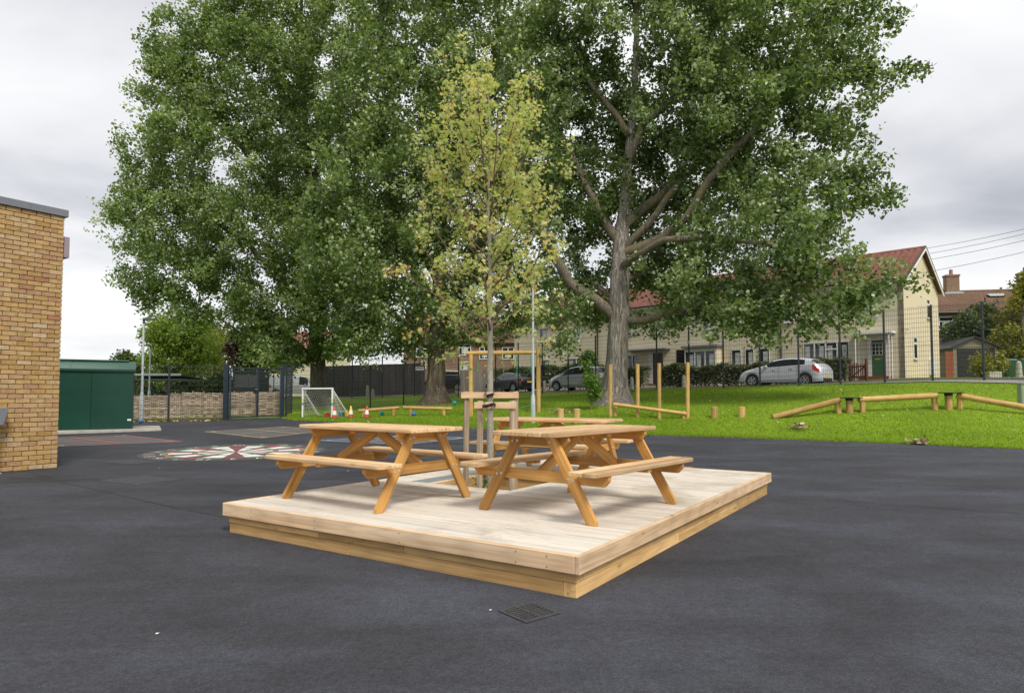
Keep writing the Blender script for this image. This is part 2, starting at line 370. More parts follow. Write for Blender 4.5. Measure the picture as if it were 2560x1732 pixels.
# car paints
def paint(name, c, metal=.3):
    s = NM(name); s.set(Base_Color=tuple(c) + (1,), Roughness=.32, Metallic=metal, Coat_Weight=.7, Coat_Roughness=.06); return s.m
M['carwhite'] = paint('pale_silver_car_paint', (.60, .64, .69), .25)
M['carsilver'] = paint('silver_car_paint', (.36, .38, .40), .55)
M['carblack'] = paint('black_car_paint', (.012, .012, .018), .1)
M['vanwhite'] = paint('white_van_paint', (.62, .63, .64), 0)
M['tyre'] = plain('tyre_rubber', (.016, .016, .017), .8, .15, 20)
M['alloy'] = plain('wheel_alloy', (.50, .51, .52), .32, .1, 12, .75)
M['taillight'] = None
s = NM('tail_light_red'); s.set(Base_Color=(.45, .02, .02, 1), Roughness=.15, Coat_Weight=1.0); M['taillight'] = s.m
s = NM('headlight_glass'); s.set(Base_Color=(.42, .45, .47, 1), Roughness=.12, Coat_Weight=1.0); M['headlight'] = s.m
M['plate'] = plain('yellow_number_plate', (.68, .47, .03), .5, .04, 4)
M['trim'] = plain('dark_car_trim', (.02, .02, .021), .5, .1, 8)
# bricks of the school wall
s = NM('yellow_stock_brick'); v = s.coords('Object', 31.0); r = s.random()
base = s.ramp(r, [(0, (.42, .265, .105)), (.2, (.50, .33, .145)), (.38, (.45, .30, .16)), (.52, (.40, .235, .13)), (.62, (.49, .345, .175)), (.78, (.38, .24, .085)), (.90, (.54, .42, .28)), (.965, (.48, .32, .16)), (1, (.36, .175, .105))])
n1 = s.noise(v, 13, 5, .7, .4); col = s.mix(1.0, base, s.ramp(n1, [(.25, .68), (.5, 1.0), (.75, 1.22)]), 'MULTIPLY')
n2 = s.noise(v, 6, 3, .6); col = s.mix(s.ramp(n2, [(.56, 0), (.70, .55)]), col, (.40, .23, .06))
vo = s.n('ShaderNodeTexVoronoi', {'Vector': v, 'Scale': 26, 'Randomness': 1}).outputs['Distance']; gate = s.noise(v, 9, 2)
pit = s.math('MULTIPLY', s.ramp(vo, [(.10, 1), (.2, 0)]), s.ramp(gate, [(.52, 0), (.60, 1)])); col = s.mix(s.math('MULTIPLY', pit, .85), col, (.03, .022, .015))
s.set(Base_Color=col, Roughness=.88, Normal=s.bump(s.math('SUBTRACT', n1, pit), .6, .006), Specular_IOR_Level=.25); M['brick'] = s.m
M['mortar'] = plain('brick_mortar', (.43, .335, .20), .95, .2, 18, bump=.4)
# ground
s = NM('lawn_ground'); v = s.coords('Position')
n1 = s.noise(v, .35, 5, .6); n2 = s.noise(v, 2.2, 4, .7); n3 = s.noise(v, 60, 2)
col = s.ramp(n1, [(.3, (.145, .235, .014)), (.5, (.19, .295, .018)), (.7, (.23, .335, .026))])
col = s.mix(s.ramp(n2, [(.6, 0), (.74, .42)]), col, (.28, .28, .08)); col = s.mix(.7, col, s.ramp(n3, [(.3, .6), (.7, 1.25)]), 'MULTIPLY')
s.set(Base_Color=col, Roughness=.95, Normal=s.bump(n3, .5, .02), Specular_IOR_Level=.15); M['lawn'] = s.m
s = NM('tarmac'); v = s.coords('Position')
fine = s.noise(v, 210, 3, .7); vo = s.n('ShaderNodeTexVoronoi', {'Vector': v, 'Scale': 120, 'Randomness': 1}).outputs['Distance']
big = s.noise(s.n('ShaderNodeMapping', {'Vector': v, 'Rotation': (0, 0, -.45), 'Scale': (.60, 1.05, 1)}).outputs[0], .75, 6, .6, .6); mid = s.noise(v, 4.5, 5, .65, .5)
streak = s.noise(s.n('ShaderNodeMapping', {'Vector': v, 'Rotation': (0, 0, -.30), 'Scale': (.22, 3.2, 1)}).outputs[0], 1.0, 4, .6, .3)
col = s.ramp(fine, [(.26, (.0135, .0140, .0175)), (.5, (.046, .0482, .0590)), (.76, (.102, .106, .126))])
col = s.mix(1.0, col, s.ramp(big, [(.28, (.62, .62, .62)), (.5, (1.0, 1.0, 1.0)), (.72, (1.42, 1.50, 1.60))]), 'MULTIPLY')
col = s.mix(1.0, col, s.ramp(mid, [(.3, .86), (.7, 1.13)]), 'MULTIPLY')
col = s.mix(1.0, col, s.ramp(streak, [(.34, .88), (.46, 1.0), (.75, 1.05)]), 'MULTIPLY')
g2 = s.noise(v, 62, 3, .7); col = s.mix(1.0, col, s.ramp(g2, [(.3, .66), (.5, 1.0), (.7, 1.32)]), 'MULTIPLY'); g3 = s.noise(v, 22, 3, .75); col = s.mix(1.0, col, s.ramp(g3, [(.32, .80), (.5, 1.0), (.68, 1.18)]), 'MULTIPLY')
spot = s.noise(v, 26, 2, .5); col = s.mix(s.ramp(spot, [(.79, 0), (.82, .8)]), col, (.006, .006, .006))
s.set(Base_Color=col, Roughness=s.ramp(big, [(.3, .72), (.7, .86)]), Specular_IOR_Level=.32, Normal=s.bump(s.math('ADD', fine, vo), .55, .006)); M['tarmac'] = s.m
M['road'] = plain('road_asphalt', (.075, .075, .08), .9, .15, 3, kind='Position')
M['path'] = plain('footpath_slab', (.27, .26, .24), .92, .15, 1.5, kind='Position')
M['soil'] = plain('garden_soil', (.11, .085, .055), .97, .35, 4, kind='Position', bump=.5)
def linepaint(name, c, worn=.25):
    s = NM(name); v = s.coords('Position'); n = s.noise(v, 70, 4, .7); b = s.noise(v, 3, 3)
    f = s.math('MULTIPLY', s.ramp(n, [(.28, .35), (.42, 1)]), s.ramp(b, [(.3, 1 - worn), (.6, 1)]))
    s.set(Base_Color=s.mix(f, (.05, .049, .055), c), Roughness=.75, Normal=s.bump(n, .4, .004)); return s.m
M['pred'] = linepaint('red_line_paint', (.55, .16, .12)); M['pyel'] = linepaint('yellow_line_paint', (.60, .44, .22))
M['pblue'] = linepaint('blue_line_paint', (.42, .55, .72)); M['pwhite'] = linepaint('white_line_paint', (.78, .80, .76), .2)
M['dred'] = linepaint('dartboard_red_paint', (.42, .11, .11), .2); M['dgreen'] = linepaint('dartboard_green_paint', (.10, .30, .14), .2)
M['dblack'] = linepaint('dartboard_dark_paint', (.085, .078, .078), .2); M['dbrown'] = linepaint('dartboard_maroon_paint', (.15, .075, .075), .2); M['patch'] = linepaint('grey_patch', (.115, .112, .115), .1)

# ------------------------------------------------------------------ terrain
def ramp(Y):
    t = np.asarray(Y, float) - 16.0
    return np.where(t <= -2, 0.0, np.where(t >= 2, .0275 * t, .0275 * (t + 2) ** 2 / 8))
def on_ramp(px, py):
    Y = 15.0
    for _ in range(40): Y = 0.5 * Y + 0.5 * ((CAM_H - float(ramp(Y))) * F_PX / (py - HORIZON))
    p = at(px, py, Y); return (p.x, p.y)
EDGE_PX = [(740, 1050.5), (860, 1056), (1000, 1062), (1156, 1069.5), (1300, 1075), (1450, 1082), (1618, 1087), (1760, 1090.6), (1900, 1095.5), (2070, 1101.7), (2300, 1110.5), (2560, 1122)]
EDGE = [(-60., 26.8), (-18., 28.1), (-12.1, 29.0), (-10.6, 29.7)] + [on_ramp(*p) for p in EDGE_PX]
EDGE += [(EDGE[-1][0] + 5, EDGE[-1][1] - 3.4), (EDGE[-1][0] + 30, EDGE[-1][1] - 22)]
EX = np.array([p[0] for p in EDGE]); EY = np.array([p[1] for p in EDGE])
def edge_y(X): return np.interp(X, EX, EY)
CTRL = [(18, 25, 1.91), (16.5, 25.9, 1.9), (23, 21.4, 1.93), (7.2, 32.6, 1.64), (12.1, 29.2, 1.78), (-6.8, 45.5, 1.344), (-1, 40, 1.45), (-10.6, 32.2, .50), (-7.9, 36.5, .654), (-6.3, 38, .80),
        (-3.85, 33, .93), (4.23, 27, 1.03), (-1.63, 26.3, .53), (1.1, 26.4, .66), (.78, 24.2, .34), (3.4, 22.5, .62), (6.0, 22.5, .66), (7.0, 22.2, .66), (9.0, 21.5, .70), (10.8, 21.2, .86), (14, 20.5, .93), (17, 18, .72), (15.8, 19.4, .72),
        (-8.5, 28.6, .37), (-5.5, 27.5, .44), (-2.6, 27.0, .50), (14.3, 34.5, 1.79), (4.1, 42.4, 1.63), (-.2, 49, 1.61), (20.7, 34.5, 2.28), (10, 45.2, 1.9), (0, 55, 1.7), (28.5, 41, 2.5), (27.7, 36.5, 2.35), (24, 30, 2.1),
        (-15, 29.2, .38), (-12, 29.6, .42), (-30, 40, .55), (-13, 45, .95), (-11.8, 40, .76), (-20, 33, .45), (-30, 70, 1.2), (0, 80, 1.8), (40, 60, 2.9), (-60, 60, .8), (-5, 57, 1.55), (-16, 57, 1.3), (-40, 30, .35), (35, 20, 1.9), (50, 35, 2.6), (-25, 100, 1.4), (60, 100, 3)]
for i in range(len(EDGE)): CTRL.append((EX[i], EY[i], float(ramp(EY[i])) + .015))
CT = np.array(CTRL)
_d = np.sqrt(((CT[:, None, :2] - CT[None, :, :2]) ** 2).sum(-1)); _n = len(CT)
_A = np.zeros((_n + 3, _n + 3)); _A[:_n, :_n] = _d; _A[:_n, _n] = 1; _A[:_n, _n + 1:] = CT[:, :2]; _A[_n, :_n] = 1; _A[_n + 1:, :_n] = CT[:, :2].T
_w = np.linalg.solve(_A + np.eye(_n + 3) * 1e-9, np.concatenate([CT[:, 2], np.zeros(3)]))
def sstep(a, b, x): t = np.clip((x - a) / (b - a), 0, 1); return t * t * (3 - 2 * t)
def rbf(X, Y):
    sh = np.shape(X); P = np.stack([np.ravel(X), np.ravel(Y)], 1).astype(float); out = np.zeros(len(P))
    for i in range(0, len(P), 20000):
        q = P[i:i + 20000]; d = np.sqrt(((q[:, None, :] - CT[None, :, :2]) ** 2).sum(-1)); out[i:i + 20000] = d @ _w[:_n] + _w[_n] + q @ _w[_n + 1:]
    return out.reshape(sh)
def H(X, Y):
    """height of the open ground"""
    X = np.asarray(X, float); Y = np.asarray(Y, float); e = edge_y(X); o = Y - e
    g = np.clip(rbf(X, Y), 0, 3.2); far = sstep(70, 160, np.hypot(X, Y - 20)); g = g * (1 - far) + 1.6 * far
    r = ramp(Y) - .05 * sstep(.02, .35, -o)
    return np.where(o <= 0, r, ramp(np.minimum(Y, e)) + (g - ramp(np.minimum(Y, e))) * sstep(-.3, 1.0, o) + .012 * sstep(0, .15, o))
def hz(x, y): return float(H(x, y))
def gp(px, py, Y, dz=0.0):
    """ground point under pixel column px at depth Y"""
    p = at(px, py, Y); return Vector((p.x, Y, hz(p.x, Y) + dz))

def grid_mesh(name, xs, ys, zf, mat, smooth=True):
    X, Y = np.meshgrid(xs, ys); Z = zf(X, Y); V = np.stack([X.ravel(), Y.ravel(), Z.ravel()], 1)
    nx, ny = len(xs), len(ys); i = np.arange(nx * ny).reshape(ny, nx)
    Fq = np.stack([i[:-1, :-1].ravel(), i[:-1, 1:].ravel(), i[1:, 1:].ravel(), i[1:, :-1].ravel()], 1)
    return link(name, np_mesh(name, V, Fq, 4, smooth=smooth), mat)
xs = np.unique(np.concatenate([[-900, -500, -300, -200, -140, -100, -80], np.arange(-60, -24, 2.), np.arange(-24, 26, .3), np.arange(26, 60, 2.), [60, 80, 100, 140, 200, 300, 500, 900]]))
ys = np.unique(np.concatenate([[-300, -120, -60, -30, -15], np.arange(-10, 14, 2.), np.arange(14, 46, .3), np.arange(46, 80, 2.), [80, 100, 130, 180, 260, 400, 700, 1400]]))
tag(grid_mesh('ground', xs, ys, H, M['lawn']), kind='structure')

# tarmac: sheet up to the lawn edge
txs = np.unique(np.concatenate([np.arange(-60, -20, 4.), np.arange(-20, 24, .4), np.arange(24, 45, 3.), EX[(EX > -60) & (EX < 45)]]))
rows = np.concatenate([[-30, -10, 0, 4, 8, 12, 13], np.arange(14, 18.1, .5)])
V = []; nr = 0
for x in txs:
    e_ = float(edge_y(x)); top = np.linspace(min(18.5, e_ - .1), e_, 6)[0:]
    col_y = np.concatenate([rows[rows < e_ - .3], top[top > rows[rows < e_ - .3][-1]]])
    col_y = np.interp(np.linspace(0, 1, 26), np.linspace(0, 1, len(col_y)), col_y); nr = len(col_y)
    wob = .035 * math.sin(x * 5.1) + .025 * math.sin(x * 13.7 + 1)
    for k, y in enumerate(col_y):
        yy = y + (wob if k == nr - 1 else 0); V.append((x, yy, float(ramp(yy)) + .004))
i = np.arange(len(txs) * nr).reshape(len(txs), nr)
Fq = np.stack([i[:-1, :-1].ravel(), i[1:, :-1].ravel(), i[1:, 1:].ravel(), i[:-1, 1:].ravel()], 1)
tag(link('playground_tarmac', np_mesh('playground_tarmac', np.array(V), Fq, 4, smooth=True), M['tarmac']), kind='structure')

def ground_strip(name, pts, mat, dz, width, step=1.0, rows=6):
    """strip of ground along pts (centre line), follows the terrain"""
    P = [Vector((p[0], p[1], 0)) for p in pts]; out = []
    for a, b in zip(P[:-1], P[1:]):
        k = max(1, int((b - a).length / step))
        for j in range(k): out.append(a.lerp(b, j / k))
    out.append(P[-1]); V = []
    for j, p in enumerate(out):
        d = (out[min(j + 1, len(out) - 1)] - out[max(j - 1, 0)]).normalized(); n_ = Vector((-d.y, d.x, 0))
        for q in range(rows):
            w = p + n_ * width * (q / (rows - 1) - .5); V.append((w.x, w.y, hz(w.x, w.y) + dz))
    i = np.arange(len(out) * rows).reshape(len(out), rows)
    Fq = np.stack([i[:-1, :-1].ravel(), i[1:, :-1].ravel(), i[1:, 1:].ravel(), i[:-1, 1:].ravel()], 1)
    o = link(name, np_mesh(name, np.array(V), Fq, 4, smooth=True), mat); o['kind'] = 'structure'; return o
# street behind the fence: parallel to the terrace
E1 = Vector((-.7071, .7071, 0)); E2 = Vector((.7071, .7071, 0)); HC = Vector((20.7, 34.5, 2.28))
def street(s_, n_):  # s along the terrace to the left, n in front of the facade
    p = HC + E1 * s_ - E2 * n_; return (p.x, p.y)
ground_strip('road', [street(-40, 6.0), street(30, 5.6), street(60, 6.0)], M['road'], .03, 4.6)
ground_strip('pavement', [street(-30, 8.9), street(30, 8.6), street(50, 8.6)], M['path'], .035, 1.1)
ground_strip('garden_ground', [street(-16, 1.5), street(32, 1.5)], M['soil'], .025, 3.6)
ground_strip('footpath', [(-14, 50.5), (-9, 48.5), (-2, 48.0), (6, 52)], M['path'], .04, 1.6)

# ------------------------------------------------------------------ painted markings on the tarmac
def paint_poly(mb, pts, dz):
    n = len(pts); mb.add([(p[0], p[1], float(ramp(p[1])) + dz) for p in pts], [tuple(range(n))])
def paint_line(mb, a, b, w, dz):
    a, b = Vector(a).to_2d(), Vector(b).to_2d(); d = (b - a).normalized(); n_ = Vector((-d.y, d.x)) * w / 2; k = max(1, int((b - a).length / .8))
    for j in range(k):
        p, q = a.lerp(b, j / k), a.lerp(b, (j + 1) / k); paint_poly(mb, [p - n_, q - n_, q + n_, p + n_], dz)
def text_mesh(name, body, size, mat, parent, loc, rz):
    cu = bpy.data.curves.new(name, 'FONT'); cu.body = body; cu.size = size; cu.align_x = 'CENTER'; cu.align_y = 'CENTER'
    t = bpy.data.objects.new(name + '_tmp', cu); COL.objects.link(t); bpy.context.view_layer.update()
    me = bpy.data.meshes.new_from_object(t.evaluated_get(bpy.context.evaluated_depsgraph_get())); me.materials.clear()
    bpy.data.objects.remove(t); bpy.data.curves.remove(cu)
    return link(name, me, mat, parent, Matrix.Translation(loc) @ Matrix.Rotation(rz, 4, 'Z'))
# dartboard
DC = Vector((-6.58, 15.72, 0)); DR = 2.06
db = empty('dartboard_marking', DC, 0, 'large round dartboard painted red, white and green on the tarmac', 'floor marking')
def arc_poly(r0, r1, a0, a1, dz, n=4):
    mb = MB(); 
    for k in range(n):
        b0 = a0 + (a1 - a0) * k / n; b1 = a0 + (a1 - a0) * (k + 1) / n
        q = [(r0, b0), (r1, b0), (r1, b1), (r0, b1)] if r0 > 0 else [(r1, b0), (r1, b1), (0, b0)]
        mb.add([(r * math.cos(b), r * math.sin(b), float(ramp(DC.y + r * math.sin(b))) + dz) for r, b in q], [tuple(range(len(q)))])
    return mb
arc_poly(.02, DR, 0, 2 * math.pi, .007, 64).build('number_ring', M['dblack'], db)
order = [20, 1, 18, 4, 13, 6, 10, 15, 2, 17, 3, 19, 7, 16, 8, 11, 14, 9, 12, 5]
yawd = math.radians(21)
for k, num in enumerate(order):
    ac = math.pi / 2 - k * math.pi / 10 + yawd; a0, a1 = ac - math.pi / 20, ac + math.pi / 20; odd = k % 2
    arc_poly(.14, DR * .78, a0, a1, .010).build('sector', M['pwhite'] if odd else M['dbrown'], db)
    arc_poly(DR * .70, DR * .77, a0, a1, .013).build('double_segment', M['dgreen'] if odd else M['dred'], db)
    arc_poly(DR * .40, DR * .46, a0, a1, .013, 3).build('treble_segment', M['dgreen'] if odd else M['dred'], db)
    r_ = DR * .885; text_mesh('number', str(num), .34, M['pwhite'], db, (r_ * math.cos(ac), r_ * math.sin(ac), float(ramp(DC.y + r_ * math.sin(ac))) + .011), ac - math.pi / 2)
arc_poly(.0, .15, 0, 2 * math.pi, .014, 20).build('bullseye', M['dred'], db)

def grid_marking(name, label, corners, mat, digits, w=.06, off=.5):
    """2 x 2 court of painted lines on a grey patch; corners are ground points in order"""
    c = [Vector((p[0], p[1])) for p in corners]; ctr = sum(c, Vector((0, 0))) / 4
    o = empty(name, (0, 0, 0), 0, label, 'floor marking')
    mb = MB(); n = 6
    for a in range(n):
        for b in range(n):
            f = lambda s_, t_: c[0].lerp(c[1], s_).lerp(c[3].lerp(c[2], s_), t_)
            paint_poly(mb, [f(a / n, b / n), f((a + 1) / n, b / n), f((a + 1) / n, (b + 1) / n), f(a / n, (b + 1) / n)], .007)
    mb.build('grey_patch', M['patch'], o)
    for k in range(4): 
        mb = MB(); paint_line(mb, c[k], c[(k + 1) % 4], w, .010 + .0012 * k); mb.build('border_line', mat, o)
    for k in range(2):
        mb = MB(); paint_line(mb, c[k].lerp(c[k + 1], .5), c[(k + 2) % 4].lerp(c[(k + 3) % 4], .5), w, .0155 + .001 * k); mb.build('middle_line', mat, o)
    for k, dg in enumerate(digits):
        p = c[k].lerp(ctr, .14); text_mesh('number', dg, .42, M['pwhite'], o, (p.x, p.y, float(ramp(p.y)) + .012), math.atan2(c[1].y - c[0].y, c[1].x - c[0].x))
    return o
def rp(px, py): return on_ramp(px, py)
# red court by the shed, yellow court, pale blue court behind the tables
A_, B_, C_ = Vector(rp(456, 1104)), Vector(rp(312, 1088)), Vector(rp(140, 1116)); grid_marking('court_marking', 'red painted number court on the tarmac in front of the green shed', [A_, B_, B_ + (C_ - A_), C_], M['pred'], '1234')
grid_marking('court_marking', 'pale yellow painted square court on the tarmac near the mesh gate', [rp(512, 1079), rp(710, 1067), rp(830, 1075), rp(655, 1095)], M['pyel'], '1234')
grid_marking('court_marking', 'pale blue painted court lines on the tarmac behind the tables', [rp(795, 1101), rp(985, 1090), rp(1170, 1094), rp(1010, 1111)], M['pblue'], '1234')
p0 = Vector(rp(1722, 1166)); o = empty('line_marking', (0, 0, 0), 0, 'short faded red and white painted patch beside the deck corner', 'floor marking')
mb = MB(); paint_poly(mb, [rp(1640, 1164.5), rp(1735, 1166.2), rp(1722, 1170), rp(1610, 1170)], .008); mb.build('red_patch', M['pred'], o)

M['grate'] = plain('grate_iron', (.07, .07, .076), .55, .25, 25, .2); M['iron_worn'] = plain('worn_iron', (.12, .12, .13), .5, .25, 25, .3)
# roller joints and a cold joint in the tarmac
def seam(pts, w, mat):
    mb = MB(); q = [Vector(rp(*p)) for p in pts]
    for a, b in zip(q[:-1], q[1:]): paint_line(mb, a, b, w, .0065)
    tag(mb.build('tarmac_joint', mat), kind='structure')
M['joint'] = linepaint('tarmac_joint_dark', (.018, .018, .02), .7)
seam([(20, 1192), (120, 1198), (240, 1222), (330, 1243), (430, 1265), (560, 1290)], .035, M['joint']); seam([(0, 1158), (150, 1200), (250, 1196)], .02, M['joint'])
seam([(1960, 1190), (2200, 1204), (2560, 1222)], .02, M['joint']); seam([(2080, 1248), (2300, 1264), (2560, 1282)], .025, M['joint'])
# gully grate by the deck corner
gc = Vector((.105, 4.13, 0)); g = empty('drain_grate', gc, math.radians(38), 'dark cast iron drain grate set in tarmac by the deck corner', 'drain')
MB().box((0, 0, .0115), (.46, .46, .003)).build('pit', M['shade_black'], g)  # thin black slab, painted as the shade down the drain
fr = MB()
for sx, sy, dx, dy in ((0, .215, .46, .03), (0, -.215, .46, .03), (.215, 0, .03, .40), (-.215, 0, .03, .40), (0, 0, .022, .40)): fr.box((sx, sy, .0195), (dx, dy, .012))
fr.build('frame', M['grate'], g)
for side in (-1, 1):
    for k in range(8):
        y0 = -.175 + k * .05; pts = [(side * (.012 + .19 * t), y0 + .008 * math.sin(t * 6.28) * side, .0192) for t in np.linspace(0, 1, 6)]
        mb = MB()
        for a, b in zip(pts[:-1], pts[1:]): mb.bar(a, b, .020, .011)
        mb.build('grate_bar', M['grate'], g)
g.scale = (.60, .60, .5)
# chequered covers sunk in the tarmac on the left
def cover(px, py, w, d, label):
    c = Vector(rp(px, py)); o = empty('inspection_cover', (c.x, c.y, float(ramp(c.y)) + .004), math.radians(-28), label, 'drain cover')
    MB().box((0, 0, .002), (w, d, .003)).build('plate', M['iron'], o); mb = MB()
    nx, ny = int(w / .075), int(d / .075)
    for a in range(nx):
        for b in range(ny):
            r_ = Matrix.Rotation(math.radians(45 if (a + b) % 2 else -45), 3, 'Z'); mb.box((-w / 2 + (a + .5) * w / nx, -d / 2 + (b + .5) * d / ny, .0055), (.058, .02, .005), r_)
    tag(mb.build('tread_studs', M['iron_worn'], o), kind='stuff')
cover(352, 1199, 1.0, .75, 'nearer worn chequered drain cover set in the tarmac')
cover(330, 1153, 1.1, .7, 'farther worn chequered drain cover beside the painted dartboard')

# ------------------------------------------------------------------ timber deck with tree hole
DF = Vector((.443, 4.348, 0)); DU = Vector((-.834, .5515, 0)).normalized(); DV = Vector((DU.y, -DU.x, 0)); LU, LV, DH = 3.96, 5.66, .294
deck_rz = math.atan2(DV.y, DV.x)          # local x = along the right edge (v), local y = along the front edge (u)
deck = empty('timber_deck', DF, deck_rz, 'low pale timber deck platform around the young tree', 'deck')
assert abs((Vector((-math.sin(deck_rz), math.cos(deck_rz), 0)) - DU).length) < 1e-3
HOLE = (2.24, 3.42, 2.05, 3.20)           # v0 v1 u0 u1
FT, FH = .038, .126                       # fascia thickness and height
_grooved = {}
def deck_board(v, u0, u1, w):
    L = round(u1 - u0, 4); key = (L, w)
    if key not in _grooved:
        prof = [(-w / 2, -.028), (-w / 2, -.003)]; ng = 7; p = w / ng
        for k in range(ng):
            a = -w / 2 + k * p; prof += [(a + p * .12, 0), (a + p * .62, 0), (a + p * .74, -.005), (a + p * .92, -.005)]
        prof += [(w / 2, -.003), (w / 2, -.028)]
        n = len(prof); vs = [(0, y, z) for y, z in prof] + [(L, y, z) for y, z in prof]
        fs = [(i, (i + 1) % n, n + (i + 1) % n, n + i) for i in range(n)] + [tuple(range(n)), tuple(range(2 * n - 1, n - 1, -1))]
        me = bpy.data.meshes.new('deck_board'); me.from_pydata(vs, [], fs); me.validate()
        bm = bmesh.new(); bm.from_mesh(me); bmesh.ops.recalc_face_normals(bm, faces=bm.faces); bm.to_mesh(me); bm.free(); _grooved[key] = me
    link('deck_board', _grooved[key], M['deck'], deck, Matrix.Translation((v, u0, DH - .001 + random.uniform(-.001, .0005))) @ Matrix.Rotation(math.pi / 2, 4, 'Z'))
nb = 40; pitch = (LV - 2 * FT) / nb; bw = pitch - .009
for k in range(nb):
    v = FT + (k + .5) * pitch; cuts = [FT, .92, LU - FT]
    if HOLE[0] < v < HOLE[1]:
        segs = [(FT, .92), (.923, HOLE[2]), (HOLE[3] + .34, LU - FT)]
    else: segs = [(FT, .92), (.923, LU - FT)]
    for a, b in segs: deck_board(v, a, b, bw)
z0 = DH - FH / 2 + .001
def dbeam(name, a, b, w, t, mat, bevel=.006, up=(0, 0, 1)): return beam(name, a, b, w, t, mat, deck, up, bevel)
dbeam('fascia_board', (FT / 2, FT + .001, z0), (FT / 2, LU, z0), FT, FH, M['fascia'])                 # front (facing the camera left)
dbeam('fascia_board', (0, FT / 2, z0), (LV, FT / 2, z0), FT, FH, M['fascia'])                        # right edge
dbeam('fascia_board', (FT + .001, LU - FT / 2, z0), (LV, LU - FT / 2, z0), FT, FH, M['fascia'])
dbeam('fascia_board', (LV - FT / 2, FT + .001, z0), (LV - FT / 2, LU - FT - .001, z0), FT, FH, M['fascia'])
# stacked sleepers under the fascia
def sleeper_course(z, h, inset, cuts_v, cuts_u, side):
    a, b, c, d = inset, LV - inset, inset, LU - inset; w = .10
    def run(p0, p1, cuts):
        P0, P1 = Vector(p0), Vector(p1); t = [0] + cuts + [1]
        for q, r in zip(t[:-1], t[1:]): dbeam('sleeper', P0.lerp(P1, q) + (P1 - P0).normalized() * .001, P0.lerp(P1, r) - (P1 - P0).normalized() * .001, w, h - .002, M['sleeper'], .004)
    if side == 0:   # front run carries the corner
        run((a + w / 2, c, z), (a + w / 2, d, z), cuts_u); run((a + w, c + w / 2, z), (b, c + w / 2, z), cuts_v)
        run((a + w, d - w / 2, z), (b, d - w / 2, z), [.5]); run((b - w / 2, c + w, z), (b - w / 2, d - w, z), [.45])
    else:
        run((a + w / 2, c + w, z), (a + w / 2, d, z), cuts_u); run((a, c + w / 2, z), (b, c + w / 2, z), cuts_v)
        run((a + w, d - w / 2, z), (b, d - w / 2, z), [.5]); run((b - w / 2, c + w, z), (b - w / 2, d - w, z), [.45])
top_under = DH - FH
sleeper_course(top_under - .034, .068, .045, [.21, .55, .80], [.40, .55, .66], 0)
sleeper_course((top_under - .068) / 2 - .01, top_under - .068 + .02, .05, [.36, .72], [.55], 1)
# tree pit: boards lining the hole, steel plate, soil
v0, v1, u0, u1 = HOLE
dbeam('pit_board', (v0, u0 - .012, .12), (v1, u0 - .012, .12), .024, .30, M['sleeper']); dbeam('pit_board', (v1 + .012, u0 - .024, .12), (v1 + .012, u1 + .024, .12), .024, .30, M['sleeper'])
dbeam('pit_board', (v0, u1 + .012, .12), (v1, u1 + .012, .12), .024, .30, M['sleeper']); dbeam('pit_board', (v0 - .012, u0 - .024, .12), (v0 - .012, u1 + .024, .12), .024, .30, M['sleeper'])
MB().box(((v0 + v1) / 2, (u0 + u1) / 2, .03), (v1 - v0 - .002, u1 - u0 - .002, .05)).build('pit_soil', M['soil'], deck)
MB().box(((v0 + v1) / 2, u1 + .19, DH - .006), (v1 - v0 - .004, .29, .008)).build('steel_plate', M['steel'], deck)
dbeam('pit_trim', (v0 - .0, u1 + .026, DH - .012), (v1, u1 + .026, DH - .012), .045, .024, M['fascia'])
for (a, b) in ((.5, .06), (1.6, .05), (2.6, .09), (3.5, .05), (.25, .10)):
    for zz in (DH - .03, DH - .10):
        MB().lathe([(0.0005, 0), (.0045, 0), (.0045, .0015), (.0005, .002)], 8, axis='x').build('screw_head', M['iron'], deck, Matrix.Translation((-.0018, a, zz)))

